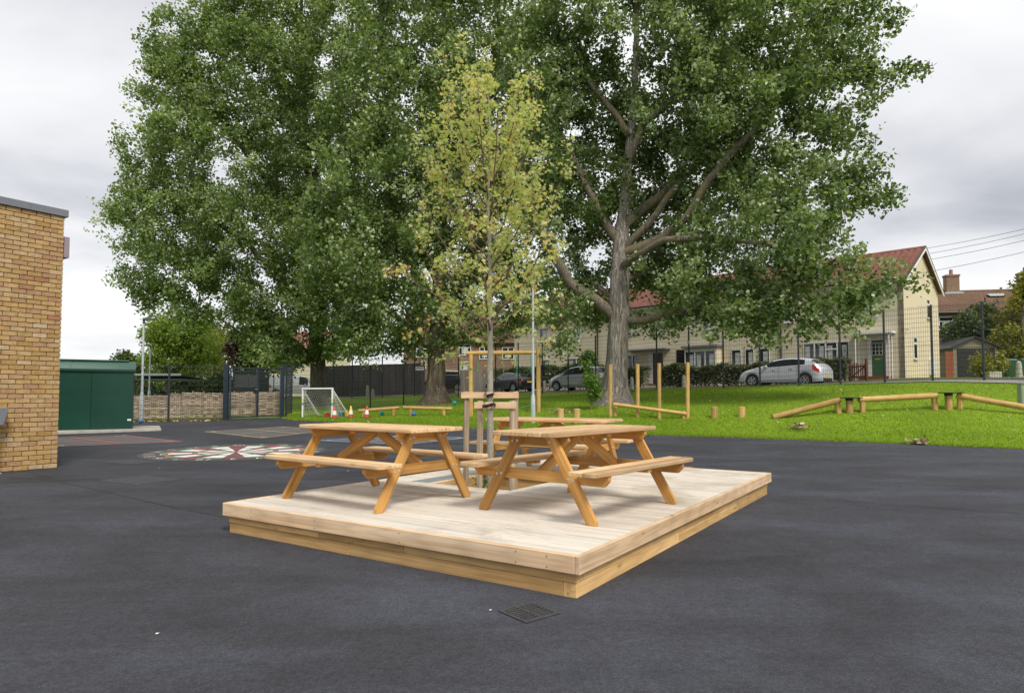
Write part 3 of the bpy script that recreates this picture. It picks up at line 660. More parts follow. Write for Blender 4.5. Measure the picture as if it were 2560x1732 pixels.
# ------------------------------------------------------------------ picnic tables
def round_rect(L, W, r, corners):
    """outline from -L/2..L/2; corners: set of (sx,sy) to round"""
    pts = []
    for sx, sy, a0 in ((1, 1, 0), (-1, 1, 90), (-1, -1, 180), (1, -1, 270)):
        if (sx, sy) in corners:
            for k in range(5):
                a = math.radians(a0 + 90 * k / 4); pts.append((sx * (L / 2 - r) + r * math.cos(a), sy * (W / 2 - r) + r * math.sin(a)))
        else: pts.append((sx * L / 2, sy * W / 2))
    return pts
def make_table():
    t = empty('picnic_table'); TL = 1.80; PW = .140; TT = .038; ZT = .745
    for k in range(5):
        y = (k - 2) * (PW + .004); cs = {(1, 1), (-1, 1)} if k == 4 else ({(1, -1), (-1, -1)} if k == 0 else set())
        piece('top_plank', round_rect(TL, PW, .065, cs), TT, M['table_top'], t, (0, y, ZT - TT / 2), (1, 0, 0), (0, 0, 1), .006)
    for s_ in (-1, 1):
        for j in range(2):
            y = s_ * (.555 + j * .134); cs = {(1, s_), (-1, s_)} if j else set()
            piece('seat_plank', round_rect(TL, .130, .055, cs), TT, M['table_top'], t, (0, y, .445 - TT / 2), (1, 0, 0), (0, 0, 1), .006)
    XB = .665
    def bearer(name, x, z_top, L, h, parent=t, th=.040):
        p = [(-L / 2, 0), (L / 2, 0), (L / 2, -h * .45), (L / 2 - .05, -h), (-L / 2 + .05, -h), (-L / 2, -h * .45)]
        return piece(name, p, th, M['table'], parent, (x, 0, z_top), (0, 1, 0), (1, 0, 0), .003)
    for s_ in (-1, 1):
        bearer('top_bearer', s_ * XB, ZT - TT - .0005, .68, .092); bearer('seat_bearer', s_ * XB, .445 - TT - .0005, 1.48, .095)
        for q in (-1, 1):
            # leg: from under the top (y=.19) to the foot (y=.63); cut level at both ends, small nick at the foot
            top = Vector((0, q * .175, ZT - TT - .001)); foot = Vector((0, q * .605, 0)); d = (foot - top).normalized(); across = Vector((0, d.z, -d.y)) * 1.0
            W = .095
            if across.y * q < 0: across = -across
            def hit(z, side):   # point on the side line at height z
                p = top + across * side * W / 2; k = (z - p.z) / d.z; return p + d * k
            outl = [hit(top.z, -1), hit(top.z, 1), hit(.035, 1), Vector((0, hit(.035, 1).y, 0)), hit(0, -1)]
            x = s_ * (XB + .041); org = top; xd = d; zd = Vector((s_, 0, 0)); yd = zd.cross(xd)
            poly = [((p - org).dot(xd), (p - org).dot(yd)) for p in outl]
            lg = piece('leg', poly, .040, M['table'], t, (x, org.y, org.z), xd, zd, .003)
            for zz, off in ((ZT - .075, -.02), (ZT - .105, .022), (.365, -.018), (.335, .024)):
                c = top + d * ((zz - top.z) / d.z) + across * off
                MB().lathe([(.0005, 0), (.012, 0), (.0115, .003), (.007, .006), (.0005, .0065)], 10, axis='x').build('bolt', M['bolt'], t, Matrix.Translation((s_ * (XB + .0612), c.y, c.z)) @ Matrix.Scale(s_, 4, (1, 0, 0)))
        # diagonal brace from the middle of the top to the seat bearer
        a = Vector((s_ * .075, 0, ZT - TT - .055)); b = Vector((s_ * (XB - .021), 0, .36)); d = (b - a).normalized(); nrm = Vector((0, 1, 0)).cross(d) * s_
        if nrm.z < 0: nrm = -nrm
        h = .045
        def line(z=None, x=None, side=1):
            p = a + nrm * side * h
            k = (z - p.z) / d.z if z is not None else (x - p.x) / d.x
            return p + d * k
        outl = [line(z=ZT - TT - .002, side=1), line(x=s_ * (XB - .0205), side=1), line(x=s_ * (XB - .0205), side=-1), line(x=s_ * .03, side=-1), Vector((s_ * .03, 0, ZT - TT - .002))]
        zd = Vector((0, 1, 0)); yd = zd.cross(d); poly = [((p - a).dot(d), (p - a).dot(yd)) for p in outl]
        piece('brace', poly, .042, M['table'], t, a, d, zd, .003)
        piece('seat_cleat', round_rect(.24, .07, .01, set()), .03, M['table'], t, (0, s_ * .62, .445 - TT - .0155), (0, 1, 0), (0, 0, 1), .003)
    piece('top_cleat', round_rect(.66, .07, .01, set()), .030, M['table'], t, (0, 0, ZT - TT - .0155), (0, 1, 0), (0, 0, 1), .003)
    return t
tb = make_table(); tb.location = (-1.40, 6.86, DH); tb.rotation_euler = (0, 0, math.radians(-37.4))
tag(tb, 'wooden picnic table on the deck before the goal, left of the young tree', 'picnic table', 'picnic tables on the deck')
t2 = copy_tree(tb, loc=(.65, 6.30, DH), rz=math.radians(50)); t2['label'] = 'wooden picnic table nearest the deck corner and drain grate'
t3 = copy_tree(tb, loc=(.56, 9.05, DH), rz=math.radians(-31)); t3['label'] = 'wooden picnic table farthest back on the deck, behind the tree stakes'

# ------------------------------------------------------------------ trees
class Skel:
    def __init__(s): s.p = []; s.par = []; s.rf = []; s.branches = []
    def limb(s, attach, pts, radii, step=.5, wob=.06):
        """explicit limb; attach = node index or None. returns node indices"""
        pts = [np.array(p, float) for p in pts]; prev = attach; idx = [] if attach is None else [attach]
        for i in range(len(pts) - 1):
            a, b = pts[i], pts[i + 1]; n = max(1, int(np.linalg.norm(b - a) / step))
            for k in range(0 if (i == 0 and attach is None) else 1, n + 1):
                t = k / n; q = a + (b - a) * t; r = radii[i] + (radii[i + 1] - radii[i]) * t
                if 0 < k < n: q = q + rng.normal(0, wob * min(1, r * 4), 3)
                s.p.append(q); s.par.append(-1 if prev is None else prev); s.rf.append(r); prev = len(s.p) - 1; idx.append(prev)
        s.branches.append(idx); return idx
    def grow(s, tips, seg=.6, up=.12, angw=.7, jitter=.07, zpen=.6):
        P = np.array(s.p); D = np.zeros_like(P)
        for i in range(len(P)):
            if s.par[i] >= 0: d = P[i] - P[s.par[i]]; D[i] = d / (np.linalg.norm(d) + 1e-9)
            else: D[i] = (0, 0, 1)
        cap = len(P) + len(tips) * 14; PP = np.zeros((cap, 3)); DD = np.zeros((cap, 3)); n = len(P); PP[:n] = P; DD[:n] = D
        R0 = np.array(s.rf); RR = np.zeros(cap); RR[:n] = R0
        dd = np.array([np.min(np.linalg.norm(P - t, axis=1)) for t in tips]); tips = tips[np.argsort(dd)]
        out = []
        for t in tips:
            v = t - PP[:n]; L = np.linalg.norm(v, axis=1) + 1e-6; c = (v * DD[:n]).sum(1) / L
            cost = L * (1 + angw * (1 - c)) + zpen * np.maximum(0, -v[:, 2]) + .6 * (RR[:n] > .3)
            j = int(np.argmin(cost)); a = PP[j]; L_ = L[j]; k = max(2, min(12, int(L_ / seg)))
            ctrl = a + DD[j] * L_ * .35 + (t - a) * .2 + np.array([0, 0, up * L_]); prev = j; idx = [j]
            for q in range(1, k + 1):
                u = q / k; pt = (1 - u) ** 2 * a + 2 * u * (1 - u) * ctrl + u * u * t
                if q < k: pt = pt + rng.normal(0, jitter * min(1, L_ / 3), 3)
                PP[n] = pt; d = pt - PP[prev]; DD[n] = d / (np.linalg.norm(d) + 1e-9); s.p.append(pt); s.par.append(prev); s.rf.append(0.0); prev = n; idx.append(n); n += 1
            s.branches.append(idx); out.append(idx)
        return out
    def radii(s, tip=.009, e=2.4):
        n = len(s.p); acc = np.zeros(n); r = np.zeros(n)
        for i in range(n - 1, -1, -1):
            b = acc[i] if acc[i] > 0 else tip ** e
            r[i] = max(b ** (1 / e), s.rf[i]) if s.rf[i] > 0 else b ** (1 / e)
            if s.rf[i] > 0: r[i] = s.rf[i]
            if s.par[i] >= 0: acc[s.par[i]] += b
        for i in range(n):
            p = s.par[i]
            if p >= 0 and s.rf[i] == 0: r[i] = min(r[i], r[p])
        return r
    def wood_mesh(s, name, r, sel=None, minr=0.0, scale_n=1.0, flare=None):
        V = []; Fc = []; P = np.array(s.p); off = 0
        for bi, idx in enumerate(s.branches):
            if sel is not None and not sel(bi): continue
            pts = P[idx]; rad = r[idx].copy(); 
            if len(idx) > 1 and s.par[idx[1]] == idx[0] and bi > 0: rad[0] = min(rad[0], rad[1] * 1.15)
            if rad.max() < minr: continue
            n = 4 if rad.max() < .03 else (6 if rad.max() < .12 else (10 if rad.max() < .3 else 18))
            T = np.gradient(pts, axis=0); T /= np.linalg.norm(T, axis=1)[:, None] + 1e-9
            u = np.cross(T[0], (.3, .5, .81)); u /= np.linalg.norm(u) + 1e-9
            a = np.arange(n) * 2 * np.pi / n
            for i in range(len(pts)):
                u = u - T[i] * (u @ T[i]); u /= np.linalg.norm(u) + 1e-9; w = np.cross(T[i], u)
                rr = rad[i] * np.ones(n)
                if flare and bi == 0:
                    h = pts[i, 2] - pts[0, 2]; rr = rr * (1 + flare * np.exp(-h / .45) * (1 + .35 * np.sin(a * 5 + 1) + .25 * np.sin(a * 3))) * (1 + .05 * np.sin(a * 4 + h * .7) + .03 * np.sin(a * 7 - h * 1.3))
                V.append(pts[i] + (np.cos(a) * rr)[:, None] * u + (np.sin(a) * rr)[:, None] * w)
            m = len(pts)
            for i in range(m - 1):
                for k in range(n): k2 = (k + 1) % n; Fc.append((off + i * n + k, off + i * n + k2, off + (i + 1) * n + k2, off + (i + 1) * n + k))
            off += m * n
        if not V: return None
        return np_mesh(name, np.concatenate(V), np.array(Fc), 4, smooth=True)

def leaf_quads(C, N, A, size, fold=.22, aspect=.85, tint=None):
    """C centres, N normals, A axis dirs -> folded kite leaves: 4 verts, 2 triangles"""
    n = len(C); N = N / (np.linalg.norm(N, axis=1)[:, None] + 1e-9); A = A - N * (A * N).sum(1)[:, None]; A /= np.linalg.norm(A, axis=1)[:, None] + 1e-9
    S = np.cross(N, A); sz = size[:, None]
    v0 = C - A * sz * .5; v2 = C + A * sz * .55; w = sz * aspect * .5
    v1 = C + S * w - A * sz * .08 + N * sz * fold * .5; v3 = C - S * w - A * sz * .08 + N * sz * fold * .5
    V = np.stack([v0, v1, v2, v3], 1).reshape(-1, 3); b = np.arange(n) * 4
    Fc = np.concatenate([np.stack([b, b + 1, b + 2], 1), np.stack([b, b + 2, b + 3], 1)])
    t = rng.random(n) if tint is None else tint
    return V, Fc, np.concatenate([t, t])
def unit(n): d = rng.normal(0, 1, (n, 3)); return d / np.linalg.norm(d, axis=1)[:, None]
def foliage(skel, twigs, total, size, spread=.32, along=.75, upbias=.35, name='crown', droop=0.0, tshift=0.0, sprig=5, tint_top=None, tvar=.13):
    """leaves in little sprigs round the outer part of every twig"""
    P = np.array(skel.p); per = total / len(twigs); Cs = []; T = []; At = []
    for idx in twigs:
        pts = P[idx]; L = np.concatenate([[0], np.cumsum(np.linalg.norm(np.diff(pts, axis=0), axis=1))]); n = rng.poisson(per * rng.uniform(.6, 1.4) / sprig)
        if n == 0: continue
        reach = min(L[-1], 1.5) * along
        t = L[-1] - reach * rng.random(n) ** 1.2 + rng.normal(0, .05, n); t = np.clip(t, 0, L[-1])
        q = np.stack([np.interp(t, L, pts[:, k]) for k in range(3)], 1)
        sp = unit(n) * (spread * rng.random(n) ** .55)[:, None]; sp[:, 2] *= .85
        q = q + sp; q[:, 2] -= droop * rng.random(n)
        tw = rng.normal(0, tvar)
        q = np.repeat(q, sprig, 0) + rng.normal(0, size * .75, (n * sprig, 3)); Cs.append(q); T.append(np.full(len(q), tw)); At.append(np.repeat(sp, sprig, 0))
    C = np.concatenate(Cs); n = len(C); T = np.concatenate(T); At = np.concatenate(At)
    N = unit(n) + np.array([0, 0, upbias]) + At / (spread + 1e-6) * .35; A = unit(n) + np.array([0, 0, -.55]) 
    sz = size * rng.uniform(.55, 1.45, n); tint = np.clip(rng.beta(2.2, 2.6, n) + T + tshift, 0, 1)
    tint = np.where(rng.random(n) < .10, np.clip(tint + .4, 0, 1), tint)
    if tint_top is not None: tint = np.clip(tint_top(C, tint), 0, 1)
    return C, N, A, sz, tint
def blob_tips(blobs, n, shell=.5):
    """tips inside a union of ellipsoids: (centre, (rx,ry,rz))"""
    vol = np.array([b[1][0] * b[1][1] * b[1][2] for b in blobs]) ** .66; k = rng.choice(len(blobs), n, p=vol / vol.sum()); d = unit(n); r = rng.random(n) ** (1 / 3 * (1 - shell) + shell * .12)
    C = np.array([b[0] for b in blobs])[k]; R = np.array([b[1] for b in blobs])[k]; return C + d * r[:, None] * R
def thin(t, dmin):
    keep = []; 
    for p in t:
        if not keep or np.min(np.linalg.norm(np.array(keep) - p, axis=1)) > dmin: keep.append(p)
    return np.array(keep)
def pb(px, py, Y, rx, ry, rd=None):
    """blob from picture position, depth and picture radii (pixels)"""
    c = at(px, py, Y); k = Y / F_PX; return (np.array(c), np.array((rx * k, (rd if rd else (rx + ry) / 2 * k), ry * k)))
def lp(*pts): return [np.array(at(*p)) for p in pts]

def finish_tree(root, sk, r, main, leaves, leafmat, barkmat, limbmat, trunk_flare=.5, minr=0.0):
    """main: number of explicit limbs counted as trunk/limbs"""
    base = Vector(sk.p[0]); Mi = Matrix.Translation(-base)
    def put(nm, me, mat):
        if me is None: return None
        me.transform(Mi); return link(nm, me, mat, root)
    put('trunk', sk.wood_mesh('trunk', r, lambda b: b == 0, flare=trunk_flare), barkmat)
    for b in range(1, main): put('limb', sk.wood_mesh('limb', r, lambda q, b=b: q == b), limbmat)
    tw_ = put('twigs', sk.wood_mesh('twigs', r, lambda b: b >= main, minr=minr), limbmat)
    if tw_: tw_['kind'] = 'stuff'
    V, Fc, t = leaves; V = V - np.array(base)
    cr = link('crown', np_mesh('crown', V, Fc, 3, {'tint': t}), leafmat, root); return cr

# ---- the big poplar on the right
YR = 27.0; b0 = gp(1541, 1005, YR); skR = Skel()
zb = b0.z
tr = skR.limb(None, [np.array((b0.x, YR, zb - .15))] + lp((1541, 960, 27), (1543, 880, 27), (1548, 800, 27), (1549, 700, 27), (1551, 636, 27.1), (1560, 540, 27.2), (1566, 458, 27.3), (1578, 340, 27.3), (1586, 254, 27.4), (1591, 102, 27.5), (1592, -60, 27.6), (1588, -220, 27.6)), [.60, .46, .43, .44, .40, .35, .26, .21, .17, .145, .115, .08, .04], .4, .03)
def near(sk, idx, p): P = np.array(sk.p)[idx]; return idx[int(np.argmin(np.linalg.norm(P - np.array(p), axis=1)))]
def limbR(pts, rad): L = lp(*pts); a = near(skR, tr, L[0]); return skR.limb(a, [np.array(skR.p[a])] + L[1:], rad, .5, .05)
limbR([(1560, 640, 27), (1600, 620, 26.6), (1656, 595, 26.2), (1720, 540, 25.7), (1773, 448, 25.2), (1885, 326, 24.6), (1946, 229, 24.2), (2010, 120, 24)], [.24, .22, .20, .17, .15, .12, .09, .05])
limbR([(1572, 575, 27), (1640, 500, 27.4), (1738, 417, 27.8), (1830, 330, 28.2), (1950, 260, 28.6), (2080, 190, 28.8)], [.22, .20, .16, .12, .09, .04])
limbR([(1580, 400, 27.3), (1605, 315, 27), (1707, 224, 26.6), (1809, 127, 26.2), (1895, 51, 25.8), (1990, -60, 25.6)], [.18, .16, .13, .11, .08, .04])
limbR([(1540, 600, 27), (1493, 529, 27.4), (1455, 440, 27.8), (1400, 330, 28.2), (1370, 220, 28.6)], [.20, .18, .14, .10, .05])
limbR([(1545, 790, 27), (1500, 760, 26.9), (1422, 707, 26.6), (1385, 640, 26.4), (1345, 570, 26.2), (1318, 458, 26.2), (1300, 340, 26.3)], [.26, .25, .22, .19, .16, .12, .06])
limbR([(1575, 330, 27.3), (1503, 244, 27.8), (1417, 132, 28.2), (1380, 20, 28.4)], [.16, .13, .10, .05])
limbR([(1556, 806, 27), (1612, 801, 26.3), (1666, 784, 25.6), (1750, 783, 24.9), (1833, 783, 24.2), (1880, 764, 23.6), (1980, 745, 22.9), (2090, 742, 22.3), (2190, 715, 21.9), (2255, 700, 21.8)], [.17, .15, .14, .13, .12, .10, .08, .05, .03, .015])
limbR([(1560, 700, 27), (1600, 690, 27.8), (1656, 661, 28.6), (1760, 620, 29.2), (1900, 580, 29.6), (2020, 560, 29.8)], [.17, .15, .13, .10, .07, .04])
limbR([(1552, 680, 27), (1590, 640, 25.8), (1660, 600, 24.6), (1780, 590, 23.4), (1920, 610, 22.6), (2040, 640, 22.2)], [.16, .15, .13, .11, .08, .04])
limbR([(1565, 640, 27), (1620, 560, 26.4), (1690, 470, 26), (1750, 390, 25.8), (1800, 280, 25.6)], [.17, .15, .13, .10, .05])
limbR([(1540, 740, 27), (1500, 720, 28), (1470, 690, 29), (1440, 650, 30)], [.14, .12, .09, .05])
nmainR = len(skR.branches)
blobsR = [pb(1600, 60, 27, 330, 190), pb(1850, 90, 26, 240, 160), pb(2050, 110, 25.5, 170, 130), pb(2140, 40, 25.5, 110, 90), pb(1640, 300, 27, 290, 190), pb(1900, 300, 25.5, 220, 150), pb(2070, 260, 25, 140, 90),
          pb(2130, 420, 24.5, 90, 90), pb(2010, 470, 24.5, 150, 110), pb(2140, 470, 24, 110, 40), pb(1800, 480, 25, 180, 130), pb(1880, 620, 23.5, 220, 120), pb(2060, 610, 23, 130, 90), pb(2140, 690, 22.3, 100, 70), pb(2190, 740, 22, 75, 45), pb(2010, 750, 22.8, 140, 85), pb(1830, 760, 23.8, 130, 85), pb(1700, 700, 25, 120, 100),
          pb(1900, 850, 23.2, 70, 38), pb(2060, 800, 22.6, 60, 28), pb(1400, 400, 27.5, 140, 240), pb(1440, 700, 28, 110, 120), pb(1380, 180, 28, 160, 170), pb(1480, 600, 28.5, 120, 140), pb(1650, 560, 28.5, 130, 120), pb(1420, 840, 26.5, 60, 55), pb(1650, 830, 25.5, 70, 40), pb(2230, 190, 24.8, 60, 40), pb(2290, 165, 24.6, 32, 26), pb(1730, -120, 27, 420, 130),
          pb(2225, 715, 21.9, 60, 36), pb(2160, 790, 22.3, 60, 34), pb(2265, 700, 21.8, 26, 22), pb(2330, 168, 24.5, 22, 18), pb(1990, 830, 22.8, 60, 30), pb(1780, 690, 24.5, 170, 80), pb(1950, 690, 23.5, 150, 75), pb(1400, 760, 26.5, 90, 70), pb(1520, 400, 29.5, 200, 220), pb(1700, 420, 29.5, 180, 160), pb(1450, 250, 29, 170, 170), pb(1600, 740, 29.5, 190, 90), pb(1470, 780, 29, 80, 60), pb(1760, 660, 29.5, 170, 90)]
tips = thin(blob_tips(blobsR, 3000, .3), .58); tips = tips[tips[:, 2] > 3.2]
_dx = tips[:, 0] - b0.x; _dy = tips[:, 1] - 27.2; _hd = np.hypot(_dx, _dy); _u = rng.random(len(tips))
tips = tips[~((_hd < 2.4) & (tips[:, 2] < 17) & (_dy < 1.0) & (_u < .85)) & ~((np.abs(_dx) < 2.2) & (_dy < -.5) & (tips[:, 2] < 14) & (_u < .7)) & ~((_dx > 0) & (_dx < 4.6) & (_dy < .8) & (tips[:, 2] > 5) & (tips[:, 2] < 11.5) & (_u < .75))]
tw = skR.grow(tips, .7, .10, .8, .08, .5); rR = skR.radii(.010, 2.35)
C, N, A, sz, tint = foliage(skR, tw, 215000, .138, .58, .95, .6, droop=.25, tvar=.2)
poplarR = empty('poplar_tree', skR.p[0], 0, 'tall grey-barked poplar rising from the lawn before the cream terrace', 'tree', 'tall poplar trees'); finish_tree(poplarR, skR, rR, nmainR, leaf_quads(C, N, A, sz, tint=tint), M['poplar'], M['bark'], M['limb'], .55)

# ---- the left pair of poplars
def big_left(px, base_py, Yd, trunk, trad, limbs, blobs, ntips, nleaf, label, mat, dm=.6):
    sk = Skel(); b_ = gp(px, base_py, Yd); t_ = sk.limb(None, [np.array((b_.x, Yd, b_.z - .15))] + lp(*trunk), trad, .45, .04)
    for pts, rad in limbs:
        L = lp(*pts); a = near(sk, t_, L[0]); sk.limb(a, [np.array(sk.p[a])] + L[1:], rad, .6, .07)
    nm = len(sk.branches); tp = thin(blob_tips(blobs, ntips, .35), dm); tp = tp[tp[:, 2] > 2.6]
    tw = sk.grow(tp, .8, .12, .8, .09, .5); r = sk.radii(.011, 2.35)
    C, N, A, sz, tint = foliage(sk, tw, int(nleaf * 2.1), .155, .74, .95, .6, droop=.2, tvar=.2)
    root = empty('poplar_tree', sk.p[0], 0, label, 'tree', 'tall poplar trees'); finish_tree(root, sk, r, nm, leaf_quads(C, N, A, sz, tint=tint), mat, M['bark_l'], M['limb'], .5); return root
big_left(1089, 1008, 33, [(1089, 960, 33), (1090, 900, 33), (1094, 800, 33.2), (1100, 640, 33.5), (1105, 450, 33.8), (1110, 250, 34), (1110, 40, 34.2), (1110, -200, 34.3)], [.58, .46, .43, .38, .30, .22, .16, .11, .05],
    [([(1088, 880, 33), (1050, 850, 32.6), (1000, 800, 32), (930, 740, 31.4), (860, 690, 31)], [.22, .2, .16, .11, .06]), ([(1094, 800, 33.2), (1160, 700, 33.8), (1220, 560, 34.4), (1260, 380, 35)], [.2, .17, .12, .06]),
     ([(1098, 700, 33.4), (1030, 600, 33), (970, 460, 32.6), (920, 300, 32.2), (890, 120, 32)], [.22, .18, .14, .1, .05]), ([(1104, 500, 33.8), (1170, 380, 33), (1220, 220, 32.4), (1250, 60, 32)], [.2, .15, .1, .05]), ([(1096, 760, 33.2), (1050, 700, 35), (1000, 600, 36.5), (960, 480, 37.5)], [.2, .16, .12, .06])],
    [pb(1130, 40, 34, 280, 180), pb(1000, 250, 33, 220, 190), pb(1230, 260, 34, 190, 190), pb(960, 470, 32.2, 200, 160), pb(1230, 480, 34.5, 170, 170), pb(1090, 420, 34.5, 220, 190), pb(930, 640, 31.5, 180, 120), pb(850, 730, 31.2, 120, 90), pb(1090, 650, 34, 190, 140), pb(1230, 700, 34.5, 130, 110), pb(1000, 770, 32, 150, 85), pb(940, 850, 31.8, 120, 50), pb(1180, 800, 34, 120, 65), pb(1040, 860, 32.5, 70, 45), pb(1060, -120, 34, 320, 130), pb(860, 560, 33, 130, 130), pb(1300, 780, 35, 70, 50)],
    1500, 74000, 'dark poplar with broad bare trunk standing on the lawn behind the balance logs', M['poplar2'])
big_left(795, 1012, 40, [(795, 970, 40), (794, 900, 40), (792, 820, 40), (785, 700, 40.3), (775, 520, 40.6), (765, 320, 40.9), (755, 100, 41), (750, -150, 41.2)], [.62, .48, .46, .42, .34, .26, .19, .12, .05],
    [([(794, 905, 40), (750, 870, 39.5), (690, 820, 39), (600, 760, 38.4), (540, 720, 38)], [.26, .23, .18, .12, .06]), ([(794, 890, 40), (830, 850, 39.4), (890, 800, 38.6), (950, 760, 38)], [.22, .19, .14, .07]),
     ([(790, 800, 40), (710, 700, 39.5), (610, 600, 39), (480, 520, 38.4), (360, 480, 38)], [.24, .2, .16, .11, .05]), ([(780, 640, 40.4), (700, 500, 40), (600, 360, 39.5), (490, 240, 39), (400, 120, 38.8)], [.24, .2, .16, .11, .05]), ([(772, 480, 40.6), (820, 330, 40), (860, 180, 39.5), (890, 20, 39)], [.2, .15, .1, .05]), ([(765, 340, 40.8), (690, 180, 40.4), (620, 40, 40), (560, -80, 39.8)], [.18, .14, .1, .05])],
    [pb(580, 40, 40, 140, 110), pb(700, 20, 41, 190, 140), pb(470, 120, 39, 110, 90), pb(600, 200, 39.5, 220, 130), pb(430, 260, 39, 100, 130), pb(820, 170, 40.5, 190, 170), pb(420, 400, 38.5, 120, 120), pb(600, 400, 39, 230, 150), pb(800, 400, 40.5, 200, 170), pb(350, 500, 38, 90, 60), pb(330, 560, 38, 70, 80), pb(460, 560, 38, 170, 120), pb(660, 590, 38.5, 200, 130), pb(820, 620, 40, 170, 140), pb(420, 670, 38, 130, 80), pb(560, 720, 38, 160, 90), pb(720, 770, 38.5, 150, 90), pb(840, 800, 40, 120, 80), pb(660, 800, 38.6, 100, 50), pb(720, 880, 39, 110, 50), pb(390, 735, 38, 60, 40), pb(720, -150, 41, 280, 120), pb(285, 500, 38, 30, 34), pb(455, 790, 37.5, 50, 40), pb(880, 870, 39, 90, 50)],
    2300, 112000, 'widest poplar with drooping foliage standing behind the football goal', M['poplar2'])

# ---- the young maple in the deck
ymap = Vector((-.284, 8.55, .05)); skM = Skel()
trM = skM.limb(None, [(ymap.x, ymap.y, .05), (ymap.x, ymap.y, 1.2), (ymap.x - .005, ymap.y, 2.2), (ymap.x + .0, ymap.y + .01, 3.0), (ymap.x - .03, ymap.y, 3.8), (ymap.x - .01, ymap.y, 4.9), (ymap.x - .05, ymap.y, 5.85)], [.056, .046, .041, .033, .022, .012, .004], .12, .015)
nb_ = 40
for k in range(nb_):
    t_ = (k + .5) / nb_; z_ = 2.0 + 2.7 * t_ ** 1.1 + rng.normal(0, .05); a_ = k * 2.399 + rng.normal(0, .3); low = 1 - t_
    Lh = (.40 + .84 * low ** .7) * rng.uniform(.75, 1.15) * (1.0 if t_ > .1 else .8); Lv = (1.45 + .3 * low - .35 * t_) * rng.uniform(.75, 1.15) * (.30 + .70 * min(1, t_ * 2.4))
    p0_ = np.array([np.interp(z_, [p[2] for p in np.array(skM.p)[trM]], np.array(skM.p)[trM][:, q]) for q in range(3)]); dr = np.array((math.cos(a_), math.sin(a_), 0)); a = near(skM, trM, p0_)
    q1 = p0_ + dr * Lh * .45 + np.array((0, 0, Lv * .28)); q2 = p0_ + dr * Lh * .8 + np.array((0, 0, Lv * .62)); q3 = p0_ + dr * Lh + np.array((0, 0, Lv))
    skM.limb(a, [np.array(skM.p[a]), q1, q2, q3], [.017 * (.5 + low * .7), .011 * (.5 + low * .6), .007, .003], .14, .12)
nmM = len(skM.branches); P_ = np.array(skM.p); tipsM = []
for b in skM.branches[1:]:
    for j in b[2:]:
        for _ in range(2):
            if rng.random() < .72: tipsM.append(P_[j] + rng.normal(0, .11, 3) + np.array((0, 0, rng.uniform(.02, .2))))
for j in trM:
    if P_[j][2] > 4.3: tipsM.append(P_[j] + rng.normal(0, .10, 3) + np.array((0, 0, .1)))
for q in ((-1.05, -.25, 2.02), (-.75, -.3, 1.72), (-.35, -.35, 1.62), (.3, -.3, 1.75), (.75, -.1, 1.9), (-.5, -.2, 1.9), (.5, .2, 2.05), (-.9, .1, 2.2), (.9, -.3, 2.25)): tipsM.append(np.array(ymap) + np.array(q))
twM = skM.grow(np.array(tipsM), .12, .10, .5, .015, .3); rM = skM.radii(.0022, 2.5)
C, N, A, sz, tint = foliage(skM, twM, 8200, .048, .085, .95, .75, sprig=1, tint_top=lambda C, t: t * .62 + .03 + .16 * np.clip((C[:, 2] - 2.6) / 2.6, 0, 1) + .55 * np.clip((np.hypot(C[:, 0] - ymap.x, C[:, 1] - ymap.y) - .62) / .45, 0, 1) * np.clip((3.6 - C[:, 2]) / 1.2, 0, 1) * (.5 + rng.random(len(t))) + .10 * (rng.random(len(t)) < .06))
A = A + np.array([0, 0, -.5])
# five-lobed maple leaf outline
LOBE = np.array([(0, -.42), (.10, -.18), (.42, -.24), (.26, -.02), (.52, .22), (.20, .18), (.0, .62), (-.20, .18), (-.52, .22), (-.26, -.02), (-.42, -.24), (-.10, -.18)])
def maple_leaves(C, N, A, sz, tint):
    n = len(C); N = N / np.linalg.norm(N, axis=1)[:, None]; A = A - N * (A * N).sum(1)[:, None]; A /= np.linalg.norm(A, axis=1)[:, None]; S = np.cross(N, A); k = len(LOBE)
    bend = -.25 * (LOBE[:, 0] ** 2 + .5 * LOBE[:, 1] ** 2)
    V = C[:, None, :] + sz[:, None, None] * (LOBE[None, :, 0:1] * S[:, None, :] + LOBE[None, :, 1:2] * A[:, None, :] + bend[None, :, None] * N[:, None, :]); V = np.concatenate([V, C[:, None, :]], 1).reshape(-1, 3)
    b = np.arange(n)[:, None] * (k + 1); i = np.arange(k); T = np.stack([np.full(k, k), i, (i + 1) % k], 1); Fc = (b[:, :, None] + T[None]).reshape(-1, 3); return V, Fc, np.repeat(tint, k)
maple = empty('maple_sapling', skM.p[0], 0, 'young yellow-green maple growing through the hole in the timber deck', 'tree')
front = np.argsort(C[:, 1])[:300]; rest = np.setdiff1d(np.arange(len(C)), front)
cr = finish_tree(maple, skM, rM, nmM, maple_leaves(C[rest], N[rest], A[rest], sz[rest] * 1.15, tint[rest]), M['maple'], M['maplebark'], M['twig'], .12); cr['kind'] = 'stuff'
leafmesh = []
for tv in (.12, .3, .45, .6, .78, .95):
    V, Fc, t = maple_leaves(np.zeros((1, 3)), np.array([[0, 0, 1.]]), np.array([[0, 1., 0]]), np.array([.062]), np.array([tv])); me = np_mesh('leaf', V, Fc, 3, {'tint': t}); me.materials.append(M['maple']); leafmesh.append((tv, me))
for i in front:
    me = min(leafmesh, key=lambda q: abs(q[0] - tint[i]))[1]; n_ = Vector(N[i]).normalized(); a_ = Vector(A[i]); Mx = axes(Vector(C[i]) - Vector(skM.p[0]), a_.cross(n_), n_); link('leaf', me, None, maple, Mx)

